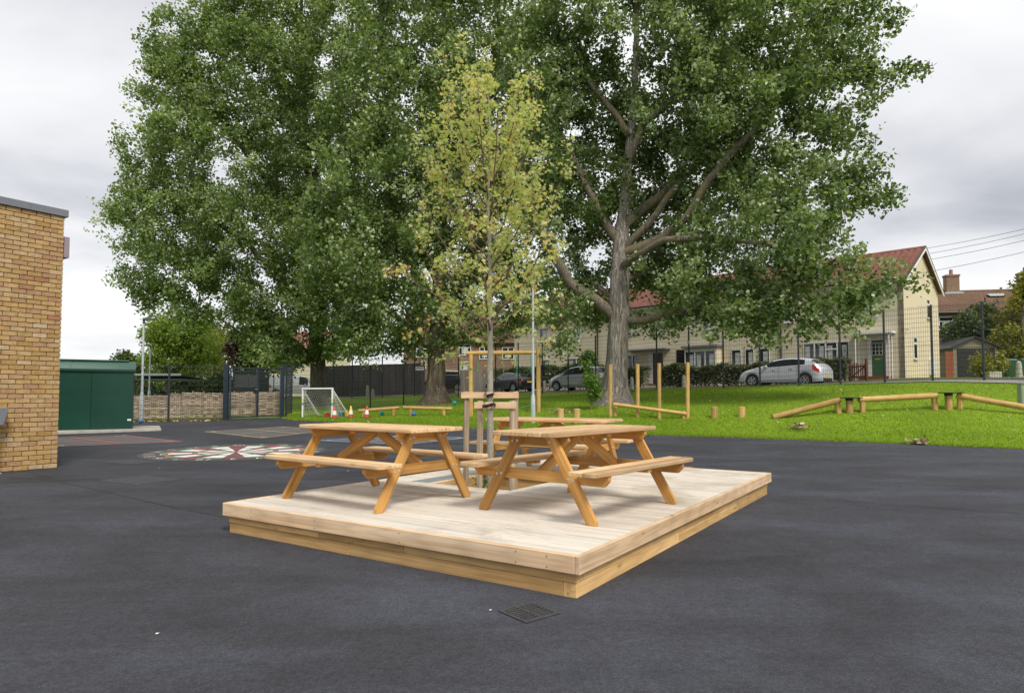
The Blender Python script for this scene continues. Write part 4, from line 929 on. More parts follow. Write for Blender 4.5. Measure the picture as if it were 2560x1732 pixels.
# ---- background trees and bushes
def bush(name, label, cat, blobs, n, size, mat, stem=True, group=None, ntips=None, dm=.3, barkm=None, fol=None, base=None, upb=.4):
    sk = Skel(); c0 = blobs[0][0]; bz = base if base is not None else np.array((c0[0], c0[1], hz(c0[0], c0[1]) - .05))
    top = max(b[0][2] for b in blobs); R0 = max(.03, (top - bz[2]) * .022)
    sk.limb(None, [bz, bz + (np.array(c0) - bz) * .6, np.array(c0)], [R0, R0 * .8, R0 * .45], .4, .05)
    tp = thin(blob_tips(blobs, ntips or 160, .45), dm); tw = sk.grow(tp, .5, .1, .6, .06, .4); r = sk.radii(.008, 2.4)
    rm = float(np.mean([b[1].mean() for b in blobs]))
    C, N, A, sz, tint = foliage(sk, tw, n, size, fol or max(.25, rm * .3), .9, upb); o = empty(name, bz, 0, label, cat, group); finish_tree(o, sk, r, 1, leaf_quads(C, N, A, sz, tint=tint), mat, barkm or M['limb'], M['limb'], .2); return o
bush('willow_tree', 'feathery yellow-green tree beyond the woven hurdles', 'tree', [pb(455, 880, 58, 60, 60), pb(420, 830, 57, 55, 45), pb(460, 810, 58, 50, 30), pb(510, 880, 58, 55, 45), pb(400, 880, 57, 35, 60), pb(450, 930, 57, 70, 35), pb(480, 850, 60, 60, 50), pb(385, 830, 57, 30, 25)], 26000, .19, M['willow'], ntips=420, dm=.55, fol=.75)
bush('small_tree', 'small dull green tree beside the tall lamp column', 'tree', [pb(330, 930, 62, 38, 40), pb(318, 905, 62, 25, 25), pb(350, 960, 62, 30, 30)], 7000, .2, M['shrub'], ntips=120, dm=.5, fol=.7)
bush('copper_beech', 'dark purple copper beech behind the mesh gate', 'tree', [pb(650, 865, 54, 62, 48), pb(600, 880, 54, 42, 35), pb(700, 880, 54, 55, 32), pb(640, 835, 55, 35, 25), pb(660, 905, 53, 80, 18)], 17000, .2, M['copper'], ntips=300, dm=.5, fol=.7)
bush('yellow_tree', 'tall golden-green tree behind the copper beech', 'tree', [pb(545, 890, 66, 30, 45), pb(560, 850, 66, 26, 30), pb(535, 930, 66, 25, 30), pb(500, 840, 68, 40, 36)], 8000, .22, M['yellow'], ntips=140, dm=.5, fol=.8)
k_ = 0
for (px, py, Y, rx, ry, mt, lab) in ((470, 965, 56, 40, 22, 'shrub', 'grey-green bush behind the hurdles under the feathery tree'), (545, 965, 56, 42, 24, 'shrub', 'dark bush behind the hurdles beside the gate post'), (390, 975, 60, 40, 18, 'shrub', 'low dark bush under the shelter roof')):
    bush('bush', lab, 'bush', [pb(px, py, Y, rx, ry), pb(px - rx * .5, py + 5, Y, rx * .6, ry * .8), pb(px + rx * .5, py + 4, Y, rx * .6, ry * .8)], 5000, .2, M[mt], ntips=120, dm=.35, fol=.5)

# ------------------------------------------------------------------ tree stakes in the deck pit
def stake_pair(a, b, ztop, zbar, label, strap_at, nm):
    o = empty('tree_stakes', (a[0], a[1], .05), 0, label, 'tree support', 'tree stakes round the young maple'); A0 = Vector((a[0], a[1], 0)); O = Vector((a[0], a[1], .05))
    for p in (a, b): log('stake', Vector((p[0], p[1], .05)) - O, Vector((p[0] + .01, p[1], ztop)) - O, .036, M['stake'], o, .006, 12)
    d = (Vector((b[0], b[1], 0)) - A0).normalized(); n_ = Vector((d.y, -d.x, 0)); n_ = n_ if n_.y < 0 else -n_
    p0 = Vector((a[0], a[1], zbar)) - d * .06 + n_ * .049 - O; p1 = Vector((b[0], b[1], zbar)) + d * .05 + n_ * .049 - O
    beam('crossbar', p0, p1, .026, .078, M['crossbar'], o)
    c = Vector((strap_at[0], strap_at[1], zbar)) - O
    mb = MB()
    for k in (-1, 1): mb.bar(c + d * .06 * k + n_ * .125 + Vector((0, 0, .048)), c + d * .018 * k + n_ * .125 + Vector((0, 0, -.048)), .008, .036, n_)
    bp = [c + d * (.075 * math.cos(t)) + n_ * (.115 * math.sin(t)) + Vector((0, 0, .012 * math.sin(t * 2))) for t in np.linspace(0, 2 * math.pi, 20)]
    for q, r_ in zip(bp[:-1], bp[1:]): mb.bar(q, r_, .008, .036)
    mb.build('strap', M['black'], o); return o
stake_pair((-.59, 8.42), (.035, 8.42), 1.405, 1.355, 'rear pair of round timber stakes strapped to the young maple', (-.282, 8.455), 0)
stake_pair((-.385, 7.76), (-.003, 7.76), 1.29, 1.235, 'front pair of round timber stakes strapped to the young maple', (-.268, 7.72), 1)
# weedy shoots in the pit
sk = None
bush('pit_weeds', 'bright green shoots growing at the foot of the young maple', 'plant', [(np.array((-.34, 7.95, .22)), np.array((.10, .10, .14))), (np.array((-.22, 7.85, .15)), np.array((.1, .1, .08)))], 260, .045, M['bright'], ntips=16, dm=.05, fol=.06, base=np.array((-.3, 7.95, .05)))

# ------------------------------------------------------------------ brick school building on the left
WC = Vector((-8.551, 12.41, 0)); WU = Vector((-9.049 + 8.551, 11.663 - 12.41, 0)).normalized(); WN = Vector((-WU.y, WU.x, 0)); WN = WN if WN.dot(-WC) > 0 else -WN
bld = empty('school_building', WC, math.atan2(WU.y, WU.x), 'yellow stock brick school building with grey metal coping', 'building')
# local x runs along the wall away from the corner towards the camera side; the face is local y = ynrm
ysgn = 1 if (Matrix.Rotation(math.atan2(WU.y, WU.x), 3, 'Z') @ Vector((0, 1, 0))).dot(WN) > 0 else -1
CH_, NC = .0865, 55; HW = CH_ * NC; WLEN = 9.0; WDEP = 7.0
MB().box((WLEN / 2 + .008, -ysgn * (WDEP / 2 + .012), HW / 2), (WLEN - .016, WDEP - .03, HW - .002)).build('wall_core', M['mortar'], bld)
bl, mj = .235, .0115; brick_meshes = {}
def brick_mesh(L, var):
    key = (round(L, 3), var)
    if key not in brick_meshes:
        r2 = random.Random(var * 17 + int(L * 1000)); mb = MB().box((0, 0, 0), (L, .10, CH_ - mj)); mb.v = [(x + r2.uniform(-.003, .003), y + r2.uniform(-.004, .004), z + r2.uniform(-.003, .003)) for x, y, z in mb.v]
        me = mb.mesh('brick', bevel=.006); me.materials.append(M['brick']); brick_meshes[key] = me
    return brick_meshes[key]
cells = []
for c in range(NC):
    x = 0.0; first = (.112 if c % 2 else .235); L = first
    while x < WLEN - .05:
        cells.append((x, c, L)); x += L; L = bl
near_b = sorted(cells, key=lambda q: q[0] + q[2] / 2)[:300]; nb_set = set(near_b); restb = MB()
for x, c, L in cells:
    z = (c + .5) * CH_; dy = random.uniform(-.004, .003)
    if (x, c, L) in nb_set:
        link('brick', brick_mesh(L - mj, random.randrange(4)), None, bld, Matrix.Translation((x + L / 2 + (.001 if x == 0 else 0), ysgn * (-.050 + dy) + ysgn * .006, z)))
    elif x < 6: restb.box((x + L / 2, ysgn * (-.046 + dy), z), (L - mj, .10, CH_ - mj))
tag(restb.build('brickwork', M['brick'], bld), kind='stuff')
back = MB()
for c in range(NC):
    y = .11 if c % 2 else .0
    while y < WDEP - .3: back.box((.054, -ysgn * (y + .235), (c + .5) * CH_), (.10, .225, CH_ - mj)); y += .235
tag(back.build('brickwork', M['brick'], bld), kind='stuff')
CP = .135
MB().box((.62 * .5 - .045, -ysgn * WDEP / 2 + ysgn * .02, HW + CP / 2), (.62, WDEP + .06, CP)).build('coping', M['capgrey'], bld, bevel=.004)
MB().box((.62 - .045 + .002 + 4.2, -ysgn * WDEP / 2 + ysgn * .02, HW + CP / 2), (8.4, WDEP + .06, CP)).build('coping', M['capgrey'], bld, bevel=.004)
MB().box((-.05, -ysgn * .20, HW - .57), (.09, .40, .40)).build('overflow_box', plain('mauve_metal', (.30, .24, .27), .5, .05, 4), bld, bevel=.004)
# slim bin with sloping hood at the picture's left edge, against the wall
bb = WC + WU * 1.02 + WN * .14; wb = empty('wall_bin', (bb.x, bb.y, 0), math.atan2(WU.y, WU.x), 'pale panel with dark sloping hood against the brick wall', 'bin')
MB().box((.12, 0, .42), (.24, .20, .80)).build('panel', plain('pale_panel', (.48, .56, .52), .6, .05, 5), wb, bevel=.004)
MB().prism([(-.06, .84), (.30, .84), (.30, 1.14), (-.13, 1.14)], -.14, .14).build('hood', M['capgrey'], wb, Matrix.Rotation(math.pi / 2, 4, 'X'), bevel=.004)
MB().box((.12, 0, .008), (.34, .3, .016)).build('foot', M['concrete'], wb)

# ------------------------------------------------------------------ green metal shed
sp = Vector(on_ramp(331, 1077)); SZ = float(ramp(sp.y)); left = Vector(on_ramp(140, 1083.5)); sd = (left - sp).normalized(); SL = 3.6; SHt = 1.98
shed = empty('storage_shed', (sp.x, sp.y, SZ), math.atan2(sd.y, sd.x), 'dark green metal storage shed on a concrete slab beside the brick wall', 'shed')
# local x runs left along the front, local y: front is +/-; find the side that faces the camera
lf = Matrix.Rotation(math.atan2(sd.y, sd.x), 3, 'Z') @ Vector((0, 1, 0)); fs_ = 1 if lf.y < 0 else -1; DPT = 2.2
MB().box((SL / 2 - .25, -fs_ * (DPT / 2 - .06), .02), (SL + 1.2, DPT + .55, .11)).build('concrete_slab', M['concrete'], shed, bevel=.01)
for k in range(3):
    w = SL / 3; MB().box((w * (k + .5), -fs_ * .02, SHt / 2 + .075), (w - .006, .04, SHt)).build('front_panel', M['green'], shed, bevel=.004)
MB().box((.02, -fs_ * (DPT / 2 + .021), SHt / 2 + .075), (.04, DPT - .002, SHt)).build('side_panel', M['green'], shed, bevel=.004); MB().box((SL - .02, -fs_ * (DPT / 2 + .021), SHt / 2 + .075), (.04, DPT - .002, SHt)).build('side_panel', M['green'], shed, bevel=.004)
MB().box((SL / 2, -fs_ * (DPT + .02), SHt / 2 + .075), (SL, .04, SHt)).build('back_panel', M['green'], shed)
def roofpoly(y0, z0, y1, z1, x0, x1, t=.03):
    mb = MB(); P = [(x0, y0, z0), (x1, y0, z0), (x1, y1, z1), (x0, y1, z1)]; mb.add(P + [(a, b, c + t) for a, b, c in P], [(3, 2, 1, 0), (4, 5, 6, 7), (0, 1, 5, 4), (1, 2, 6, 5), (2, 3, 7, 6), (3, 0, 4, 7)]); return mb
ze = SHt + .075
ov = .06
for k in range(2):
    a = -.06 + k * (SL / 2 + .06); roofpoly(fs_ * ov, ze - .01, -fs_ * DPT / 2, ze + .30, a + .003, a + SL / 2 + .057).build('roof_panel', M['greenroof'], shed); roofpoly(-fs_ * (DPT + ov), ze - .01, -fs_ * DPT / 2, ze + .299, a + .003, a + SL / 2 + .057).build('roof_panel', M['greenroof'], shed)
MB().box((SL / 2 + .12, -fs_ * DPT / 2, ze + .345), (SL - .1, .34, .045)).build('ridge_cap', M['greenroof'], shed, bevel=.01)
MB().box((SL / 2, fs_ * .058, ze - .03), (SL + .13, .03, .06)).build('front_trim', M['green'], shed)
MB().box((.10, fs_ * .004, .38), (.11, .008, .055)).build('lock_plate', M['white'], shed)

# ------------------------------------------------------------------ lamp columns
def lamp(px, py, Y, top_py, arm, label, r=.05, base_h=1.1, z=None):
    b_ = at(px, py, Y); zb_ = hz(b_.x, Y) if z is None else z; h = at(px, top_py, Y).z - zb_
    o = empty('lamp_column', (b_.x, Y, zb_), 0, label, 'lamp post', 'grey lamp columns'); 
    MB().lathe([(.0005, h), (r * .8, h), (r, base_h + .12), (r * 1.05, base_h + .1)], 14).build('shaft', M['lampgrey'], o, smooth=True)
    MB().lathe([(r * 1.02, base_h + .14), (r * 1.75, base_h), (r * 1.8, 0.0), (r * 1.8, -.1)], 14).build('base_section', M['lampgrey'], o, smooth=True)
    MB().box((0, -r * 1.8 - .002, base_h * .5), (r * 1.2, .008, base_h * .5)).build('access_door', M['lampgrey'], o, bevel=.002)
    if arm:
        ax = 1 if arm > 0 else -1; L = abs(arm)
        MB().prism([(0, .055), (L * .3, .075), (L, .03), (L, .0), (L * .25, -.03), (0, -.03)], -.11, .11).build('lamp_head', M['lampdark'], o, Matrix.Translation((0, 0, h - .01)) @ Matrix.Scale(ax, 4, (1, 0, 0)) @ Matrix.Rotation(math.radians(90), 4, 'X'), bevel=.01)
        MB().lathe([(r * .95, h - .18), (r * .95, h + .01)], 12).build('head_bracket', M['lampdark'], o)
        MB().box((ax * L * .55, 0, h - .035), (L * .5, .15, .012)).build('lens', M['headlight'], o)
    return o
lamp(353.5, 1053, 27.2, 798, .55, 'tall grey lamp column standing beside the green shed')
lamp(373, 990, 44, 864, -.75, 'grey lamp column behind the hurdles with its head turned to the shed', .05, .9)
lamp(529, 985, 60, 892, .8, 'distant grey lamp column in front of the bushes', .06, .9)
lamp(1333, 1060, 24.2, 700, .55, 'pale grey lamp column on the lawn beside the swing frame', .048, .93)

# ------------------------------------------------------------------ mesh fences
def wire_panel(p0, p1, h, z0, z1, mat, parent, base, double=True):
    """welded mesh panel between two posts; a part of the fence"""
    mb = MB(); P0, P1 = Vector(p0) - base, Vector(p1) - base; L = (P1 - P0).to_2d().length; nv = int(L / .075); th = .0065
    for k in range(1, nv):
        t = k / nv; q = P0.lerp(P1, t); q0 = Vector((q.x, q.y, q.z + .06)); q1 = Vector((q.x, q.y, q.z + h - .04)); mb.bar(q0, q1, th * .8, th * .8, (1, 0, 0))
    nh = int(h / .2)
    for k in range(nh + 1):
        z = .08 + (h - .14) * k / nh; mb.bar(P0 + Vector((0, 0, z)), P1 + Vector((0, 0, z)), th * 1.5, th * 1.5)
    for k in (0, nh // 2, nh): 
        z = .08 + (h - .14) * k / nh + .05; mb.bar(P0 + Vector((0, 0, z)), P1 + Vector((0, 0, z)), th * 1.5, th * 1.5)
    return tag(mb.build('mesh_panel', mat, parent), kind='stuff')
def mesh_fence(label, pts, h, wpost=.065, hs=None, spacing=None):
    base = Vector(pts[0]); o = empty('mesh_fence', base, 0, label, 'fence'); P = [Vector(p) for p in pts]
    if spacing:
        Q = []
        for a, b in zip(P[:-1], P[1:]):
            n = max(1, round((b - a).to_2d().length / spacing))
            for k in range(n): q = a.lerp(b, k / n); Q.append(Vector((q.x, q.y, hz(q.x, q.y))))
        Q.append(P[-1]); P = Q
    for p in P:
        q = p - base; MB().box((q.x, q.y, q.z + h / 2), (wpost, wpost, h + .1)).build('post', M['fencepost'], o, bevel=.006)
        mb = MB()
        for k in range(5): mb.box((q.x, q.y - wpost / 2 - .006, q.z + .25 + k * (h - .4) / 4), (.035, .012, .04))
        tag(mb.build('clips', M['fencepost'], o), kind='stuff')
    off = Vector((0, -wpost / 2 - .008, 0))
    for a, b in zip(P[:-1], P[1:]): wire_panel(a + off, b + off, h, 0, 0, M['wire'], o, base)
    return o
def G3(px, Y): p = at(px, 990, Y); return (p.x, Y, hz(p.x, Y))
def G3t(px, Y): p = at(px, 990, Y); return (p.x, Y, float(ramp(Y)))
mesh_fence('low dark mesh fence in front of the hurdles beside the shed', [G3t(270, 26.4), G3t(422, 27.0), G3t(560, 27.75)], 2.34)
mesh_fence('dark mesh fence crossing the lawn behind the goal and cones', [G3(715, 29.6), G3(729, 32.0), G3(833, 34.6), G3(926, 36.6), G3(1009, 38.2), G3(1075, 39.5), G3(1146, 41)], 2.34)
mesh_fence('tall dark mesh fence along the street in front of the parked cars', [(24.5, 20.5, hz(24.5, 20.5)), (18, 25, hz(18, 25)), (7.2, 32.6, hz(7.2, 32.6)), (-1, 39.8, hz(-1, 39.8))], 3.0, .065, spacing=1.75)
mesh_fence('distant dark mesh fence in front of the black boarded fence', [G3(1146, 41.5), G3(1036, 45.5), G3(880, 49), G3(730, 52), G3(640, 54)], 2.9, .07, spacing=2.6)
# double gate
ga, gb = Vector(G3t(566, 27.8)), Vector(G3t(707, 29.4)); gate = empty('mesh_gate', ga, 0, 'dark blue double mesh gate between thick posts', 'gate'); gd = (gb - ga); gdn = gd.normalized()
for p, w in ((Vector((0, 0, 0)), .16), (gd, .12)): MB().box((p.x, p.y, p.z + 1.18), (w, w, 2.44)).build('gate_post', M['gateblue'], gate, bevel=.008)
GL = gd.length; leafs = [(.16, GL * .53), (GL * .53 + .03, GL - .1)]
for a, b in leafs:
    A0 = gdn * a + Vector((0, 0, .08)); B0 = gdn * b + Vector((0, 0, .08)); hh = 2.16; mb = MB()
    for q in (A0, B0): mb.bar(q, q + Vector((0, 0, hh)), .06, .06, gdn)
    for z in (.03, hh - .03): mb.bar(A0 + Vector((0, 0, z)), B0 + Vector((0, 0, z)), .06, .055)
    lf_ = mb.build('gate_leaf_frame', M['gateblue'], gate)
    wire_panel(ga + A0 + Vector((0, 0, 0)), ga + B0, hh, 0, 0, M['wire'], gate, ga)
lk = gdn * (GL * .50) + Vector((0, -.05, 1.25)); MB().box(lk, (.12, .06, .28)).build('lock_box', M['black'], gate, bevel=.006); MB().bar(lk + Vector((.02, -.05, .05)), lk + Vector((.14, -.05, .05)), .02, .02).build('handle', M['steel'], gate)
# woven hurdles
def hurdle(p0, p1, h, label):
    base = Vector(p0); o = empty('woven_hurdle', base, 0, label, 'hurdle fence', 'woven hazel hurdles'); d = Vector(p1) - base; L = d.to_2d().length; dn = d.normalized(); n_ = Vector((-dn.y, dn.x, 0)); up = max(4, int(L / .28))
    for k in range(up + 1):
        q = d * (k / up); hh = h + random.uniform(-.02, .07); MB().tube([q, q + Vector((random.uniform(-.01, .01), 0, hh))], [.017, .014], 6).build('upright', M['hazelpost'], o)
    V = []; Fc = []; T = []; m = int(h / .023)
    for r_ in range(m):
        z = .04 + r_ * (h - .05) / m; ph = r_ % 2; rad = random.uniform(.014, .020); pts = []; ns = up * 3; j1, j2 = random.uniform(0, 6), random.uniform(0, 6)
        for k in range(ns + 1):
            t = k / ns; w = math.cos(math.pi * (t * up + ph)) * .026; pts.append(d * t + n_ * w + Vector((0, 0, z + .010 * math.sin(t * 9 + j1) + .006 * math.sin(t * 23 + j2))))
        mb = MB().tube(pts, rad, 5, False); n0 = sum(len(v) for v in V); V.append(np.array(mb.v)); Fc.append(np.array(mb.f) + n0); T.append(np.full(len(mb.f), random.random()))
    tag(link('woven_rods', np_mesh('woven_rods', np.concatenate(V), np.concatenate(Fc), 4, {'tint': np.concatenate(T)}, smooth=True), M['wattle'], o), kind='stuff'); return o
hp = [G3(290, 28.4), G3(352, 28.55), G3(422, 28.7), G3(455, 28.8), G3(510, 28.95), G3(568, 29.1), G3(640, 29.7), G3(712, 30.4)]
labs = ['woven hazel hurdle directly behind the shed corner', 'woven hazel hurdle behind the tall lamp column', 'short woven hazel hurdle behind the first slim fence post', 'woven hazel hurdle midway between the slim post and the gate', 'woven hazel hurdle ending at the thick gate post', 'woven hazel hurdle seen through the first gate leaf', 'woven hazel hurdle seen through the second gate leaf']
for k in range(7): hurdle(hp[k], Vector(hp[k + 1]) - (Vector(hp[k + 1]) - Vector(hp[k])).normalized() * .03, 1.02 if k < 2 else 1.12 + .03 * (k % 2), labs[k])

# ------------------------------------------------------------------ football goal, cones, balls
g1, g2 = gp(756, 1045, 29.0), gp(830, 1048, 28.1); gB1, gB2 = gp(798, 1043, 29.9), gp(873, 1044, 29.0); o = empty('football_goal', g1, 0, 'small white football goal with net on the lawn edge', 'goal'); hg = 1.27
def loc(p): return Vector(p) - g1
A1, A2 = loc(g1), loc(g2); T1, T2 = A1 + Vector((0, 0, hg)), A2 + Vector((0, 0, hg + (g1.z - g2.z))); B1, B2 = loc(gB1), loc(gB2)
MB().tube([A1, T1], .04, 12).build('goal_post', M['white'], o, smooth=True); MB().tube([A2, T2], .04, 12).build('goal_post', M['white'], o, smooth=True); MB().tube([T1 - (T2 - T1) * .02, T2 + (T2 - T1) * .02], .04, 12).build('crossbar', M['white'], o, smooth=True)
MB().tube([T1, B1], .022, 8).build('back_stay', M['white'], o); MB().tube([T2, B2], .022, 8).build('back_stay', M['white'], o); MB().tube([B1, B2], .02, 8).build('ground_bar', M['white'], o)
for q, m_ in ((A1, 1), (A2, 1)):
    for zz, mt in ((.62, 'teal'), (.75, 'yellowp'), (.55, 'blue')): MB().lathe([(.0412, 0), (.0412, .06)], 12).build('sleeve', M[mt], o, Matrix.Translation(q + Vector((0, 0, zz))))
net = MB()
def netgrid(a, b, c, d, nu, nv, sag):
    def f(u, v): 
        p = a.lerp(b, u).lerp(d.lerp(c, u), v); return p + Vector((0, 0, -sag * math.sin(math.pi * v) * (1 + .3 * math.sin(u * 9)))) + Vector((.02 * math.sin(v * 14 + u * 5), .02 * math.sin(u * 17), 0))
    for i in range(nu + 1):
        pts = [f(i / nu, j / nv) for j in range(nv + 1)]
        net.tube(pts, .0055, 3, False)
    for j in range(nv + 1):
        pts = [f(i / nu, j / nv) for i in range(nu + 1)]
        net.tube(pts, .0055, 3, False)
netgrid(T1, T2, B2, B1, 16, 16, .22); netgrid(A1, T1, T1 + (B1 - T1) * .02, B1, 9, 9, 0.0); netgrid(A2, T2, T2 + (B2 - T2) * .02, B2, 9, 9, 0.0)
tag(net.build('net', M['net'], o), kind='stuff')
def cone(px, Y, tip, label):
    p = gp(px, 1050, Y); o = empty('traffic_cone', p, 0, label, 'traffic cone', 'traffic cones by the goal')
    MB().box((0, 0, .02), (.30, .30, .04)).build('base', M['coneblack'], o, bevel=.01)
    prof = lambda z: .115 - .085 * (z - .04) / .46
    for nm, z0, z1, mt in (('lower_band', .04, .16, 'red'), ('sleeve', .16, .34, 'white'), ('upper_band', .34, .50, tip)): MB().lathe([(prof(z0), z0), (prof(z1), z1)] + ([(.02, z1 + .01), (.0005, z1 + .01)] if z1 > .45 else []), 18).build(nm, M[mt], o, smooth=True)
cone(836, 28.0, 'red', 'red and white traffic cone standing against the goal post'); cone(877, 28.0, 'yellowp', 'traffic cone with a yellow tip between the other two cones'); cone(917, 27.6, 'red', 'red and white traffic cone below the balance log')
def ball(px, py, Y, r, mat, label):
    p = gp(px, py, Y); n = 14; mb = MB().lathe([(max(.0005, r * math.sin(a)), r - r * math.cos(a)) for a in np.linspace(0, math.pi, 11)], n)
    o = empty('ball', p + Vector((0, 0, .005)), 0, label, 'ball'); mb.build('shell', M[mat], o, smooth=True); MB().lathe([(.0005, r * 1.99), (.012, r * 1.985), (.012, r * 2.003), (.0005, r * 2.003)], 8).build('valve', M['black'], o)
ball(955, 1030, 28.2, .105, 'teal', 'teal ball lying under the first balance log'); ball(1035, 1032, 27.6, .095, 'blue', 'blue ball beside the leg of the second balance log'); ball(1136, 1009, 31.5, .11, 'teal', 'teal ball on the lawn beside the dark poplar trunk')
# plastic tubs in the goal
for px, py, mt, lab in ((818, 1044, 'red', 'red plastic tub lying inside the goal net'), (853, 1045, 'blue', 'blue plastic tub lying behind the traffic cone'), (868, 1042, 'yellowp', 'yellow plastic tub at the back corner of the goal')):
    p = gp(px, py, 28.7); o = empty('plastic_tub', p, random.uniform(0, 3), lab, 'tub'); MB().lathe([(.0005, .01), (.10, .01), (.13, .18), (.14, .18), (.14, .195), (.125, .195), (.095, .03), (.0005, .03)], 14).build('bowl', M[mt], o, smooth=True)
    MB().tube([(-.135, 0, .19), (-.08, 0, .27), (.08, 0, .27), (.135, 0, .19)], .007, 6).build('handle', M['white'], o)

# ------------------------------------------------------------------ timber play trail
def blog(label, a, b, posts, r=.075, cat='balance beam', group='timber balance beams', bands=()):
    base = Vector(a); base.z = hz(a[0], a[1]); o = empty('balance_beam', base, 0, label, cat, group); log('beam', Vector(a) - base, Vector(b) - base, r, M['log'], o)
    for t in posts:
        p = Vector(a).lerp(Vector(b), t); gz = hz(p.x, p.y); log('post', Vector((p.x, p.y, gz - .2)) - base, Vector((p.x + .0, p.y, p.z - r * .6)) - base, r * .95, M['log'], o)
        MB().lathe([(.0005, 0), (.016, 0), (.014, .008), (.0005, .01)], 10, axis='y').build('bolt', M['bolt'], o, Matrix.Translation(p - base + Vector((0, -r, 0))) @ Matrix.Scale(-1, 4, (0, 1, 0)))
    return o
blog('short timber balance beam sloping up behind the front cone', at(895, 1027, 27.6), at(998, 1019, 28.2), (.13, .86))
blog('short timber balance beam with one yellow end near the tree', at(1008, 1018.5, 27.8), at(1131, 1022, 27.3), (.16, .83))
# swing / rope frame
o = empty('rope_frame', gp(1177, 1040, 26.3), 0, 'timber goalpost-shaped rope frame with hanging green ropes', 'play frame'); b_ = Vector(o.location)
pa, pb_ = at(1177, 1045, 26.3), at(1346, 1036, 26.5); za, zb_ = hz(pa.x, pa.y), hz(pb_.x, pb_.y); ta, tb_ = at(1177, 882, 26.3), at(1346, 868, 26.5)
log('post', Vector((pa.x, pa.y, za - .2)) - b_, ta - b_ + Vector((0, 0, -.07)), .09, M['log'], o); log('post', Vector((pb_.x, pb_.y, zb_ - .2)) - b_, tb_ - b_, .09, M['log'], o)
log('beam', at(1166, 883, 26.3) - b_, at(1340, 881, 26.5) - b_, .085, M['log'], o)
for px, py1, py0 in ((1194, 930, 892), (1258, 938, 890), (1291, 938, 890), (1326, 934, 890)):
    q = at(px, py0, 26.4) - b_; q2 = at(px + 1, py1, 26.4) - b_; MB().tube([q, q.lerp(q2, .5) + Vector((.02, 0, 0)), q2], .014, 6).build('rope', M['rope'], o)
q, q2 = at(1180, 1005, 26.3) - b_, at(1345, 1008, 26.5) - b_; MB().tube([q.lerp(q2, t) + Vector((0, 0, -.25 * math.sin(math.pi * t))) for t in np.linspace(0, 1, 14)], .012, 6).build('rope', M['rope'], o)
# posts with low log
o = empty('climbing_posts', gp(1526, 1038, 22.6), 0, 'row of four upright timber posts joined by a low log', 'play frame'); b_ = Vector(o.location)
for px, py, tp, Y in ((1526, 1038, 912, 22.7), (1594, 1040, 910, 22.6), (1648, 1044, 908, 22.3), (1719, 1041, 906, 22.2)):
    p = at(px, py, Y); log('post', Vector((p.x, Y, hz(p.x, Y) - .2)) - b_, at(px, tp, Y) - b_, .065, M['log'], o)
log('low_log', at(1533, 1010, 22.6) - b_ + Vector((0, -.02, 0)), at(1716, 1034, 22.1) - b_, .062, M['log'], o)
for px, Y in ((1538, 22.75), (1709, 22.15)): p = at(px, 1020, Y); log('short_post', Vector((p.x, Y + .02, hz(p.x, Y) - .2)) - b_, Vector((p.x, Y + .02, hz(p.x, Y) + (.34 if px < 1600 else .22))) - b_, .065, M['log'], o)
for px, top, bot, Y, lab in ((1402, 1021, 1040, 22.6, 'timber stump seen just above the farthest picnic table, left one'), (1442, 1021, 1040, 22.6, 'timber stump seen just above the farthest picnic table, right one'), (1786, 1016, 1041, 22.0, 'upright timber stump nearest the row of climbing posts'), (1855, 1017, 1041, 21.9, 'upright timber stump nearest the foot of the sloping log')):
    p = at(px, bot, Y); o = empty('timber_stump', (p.x, Y, hz(p.x, Y)), 0, lab, 'stump', 'timber step stumps'); h = at(px, top, Y).z - hz(p.x, Y); h = max(h, .3); log('stump', (0, 0, -.2), (.0, 0, h), .11, M['log'], o, .015, 16)
    MB().lathe([(.0005, 0), (.06, 0), (.06, .0015), (.0005, .0015)], 14).build('end_grain', M['sleeper'], o, Matrix.Translation((0, 0, h + .001)))
# beam trail on the bank
def trail():
    o = empty('balance_trail', gp(1929, 1040, 21.3), 0, 'timber balance trail of three logs and two dark platforms on the bank', 'play trail'); b_ = Vector(o.location); r = .095
    def post(px, py_top, Y, px2=None):
        p = at(px, py_top, Y); q = at(px2 or px, py_top, Y); log('post', Vector((q.x, Y, hz(q.x, Y) - .25)) - b_, p - b_, r * .9, M['log'], o)
    foot = at(1932, 1040, 21.3); foot.z = hz(foot.x, 21.3) + .05
    log('beam', foot - b_, at(2100, 1000, 21.0) - b_, r, M['log'], o); post(2093, 1006, 21.05, 2099)
    log('beam', at(2146, 999, 20.9) - b_, at(2343, 988.5, 20.6) - b_, r, M['log'], o); post(2156, 1003, 20.9); post(2335, 994, 20.65, 2338)
    e3 = at(2640, 1044, 19.4); e3.z = max(e3.z, hz(e3.x, 19.4) + .08); log('beam', at(2392, 988, 20.5) - b_, e3 - b_, r, M['log'], o); post(2400, 993, 20.5, 2398)
    for a, b, py, Y in ((2100, 2146, 994, 20.95), (2345, 2397, 981.5, 20.55)):
        p, q = at(a, py, Y) - b_, at(b, py, Y) - b_; MB().box((p + q) / 2 + Vector((0, 0, .0)), ((q - p).x, .55, .03)).build('platform', M['black'], o, bevel=.006)
        c = at((a + b) / 2, py, Y); log('platform_post', Vector((c.x, Y, hz(c.x, Y) - .25)) - b_, Vector((c.x, Y, c.z - .016)) - b_, .105, M['log'], o); MB().lathe([(.115, -.09), (.115, -.015)], 16).build('collar', M['black'], o, Matrix.Translation(c - b_))
trail()
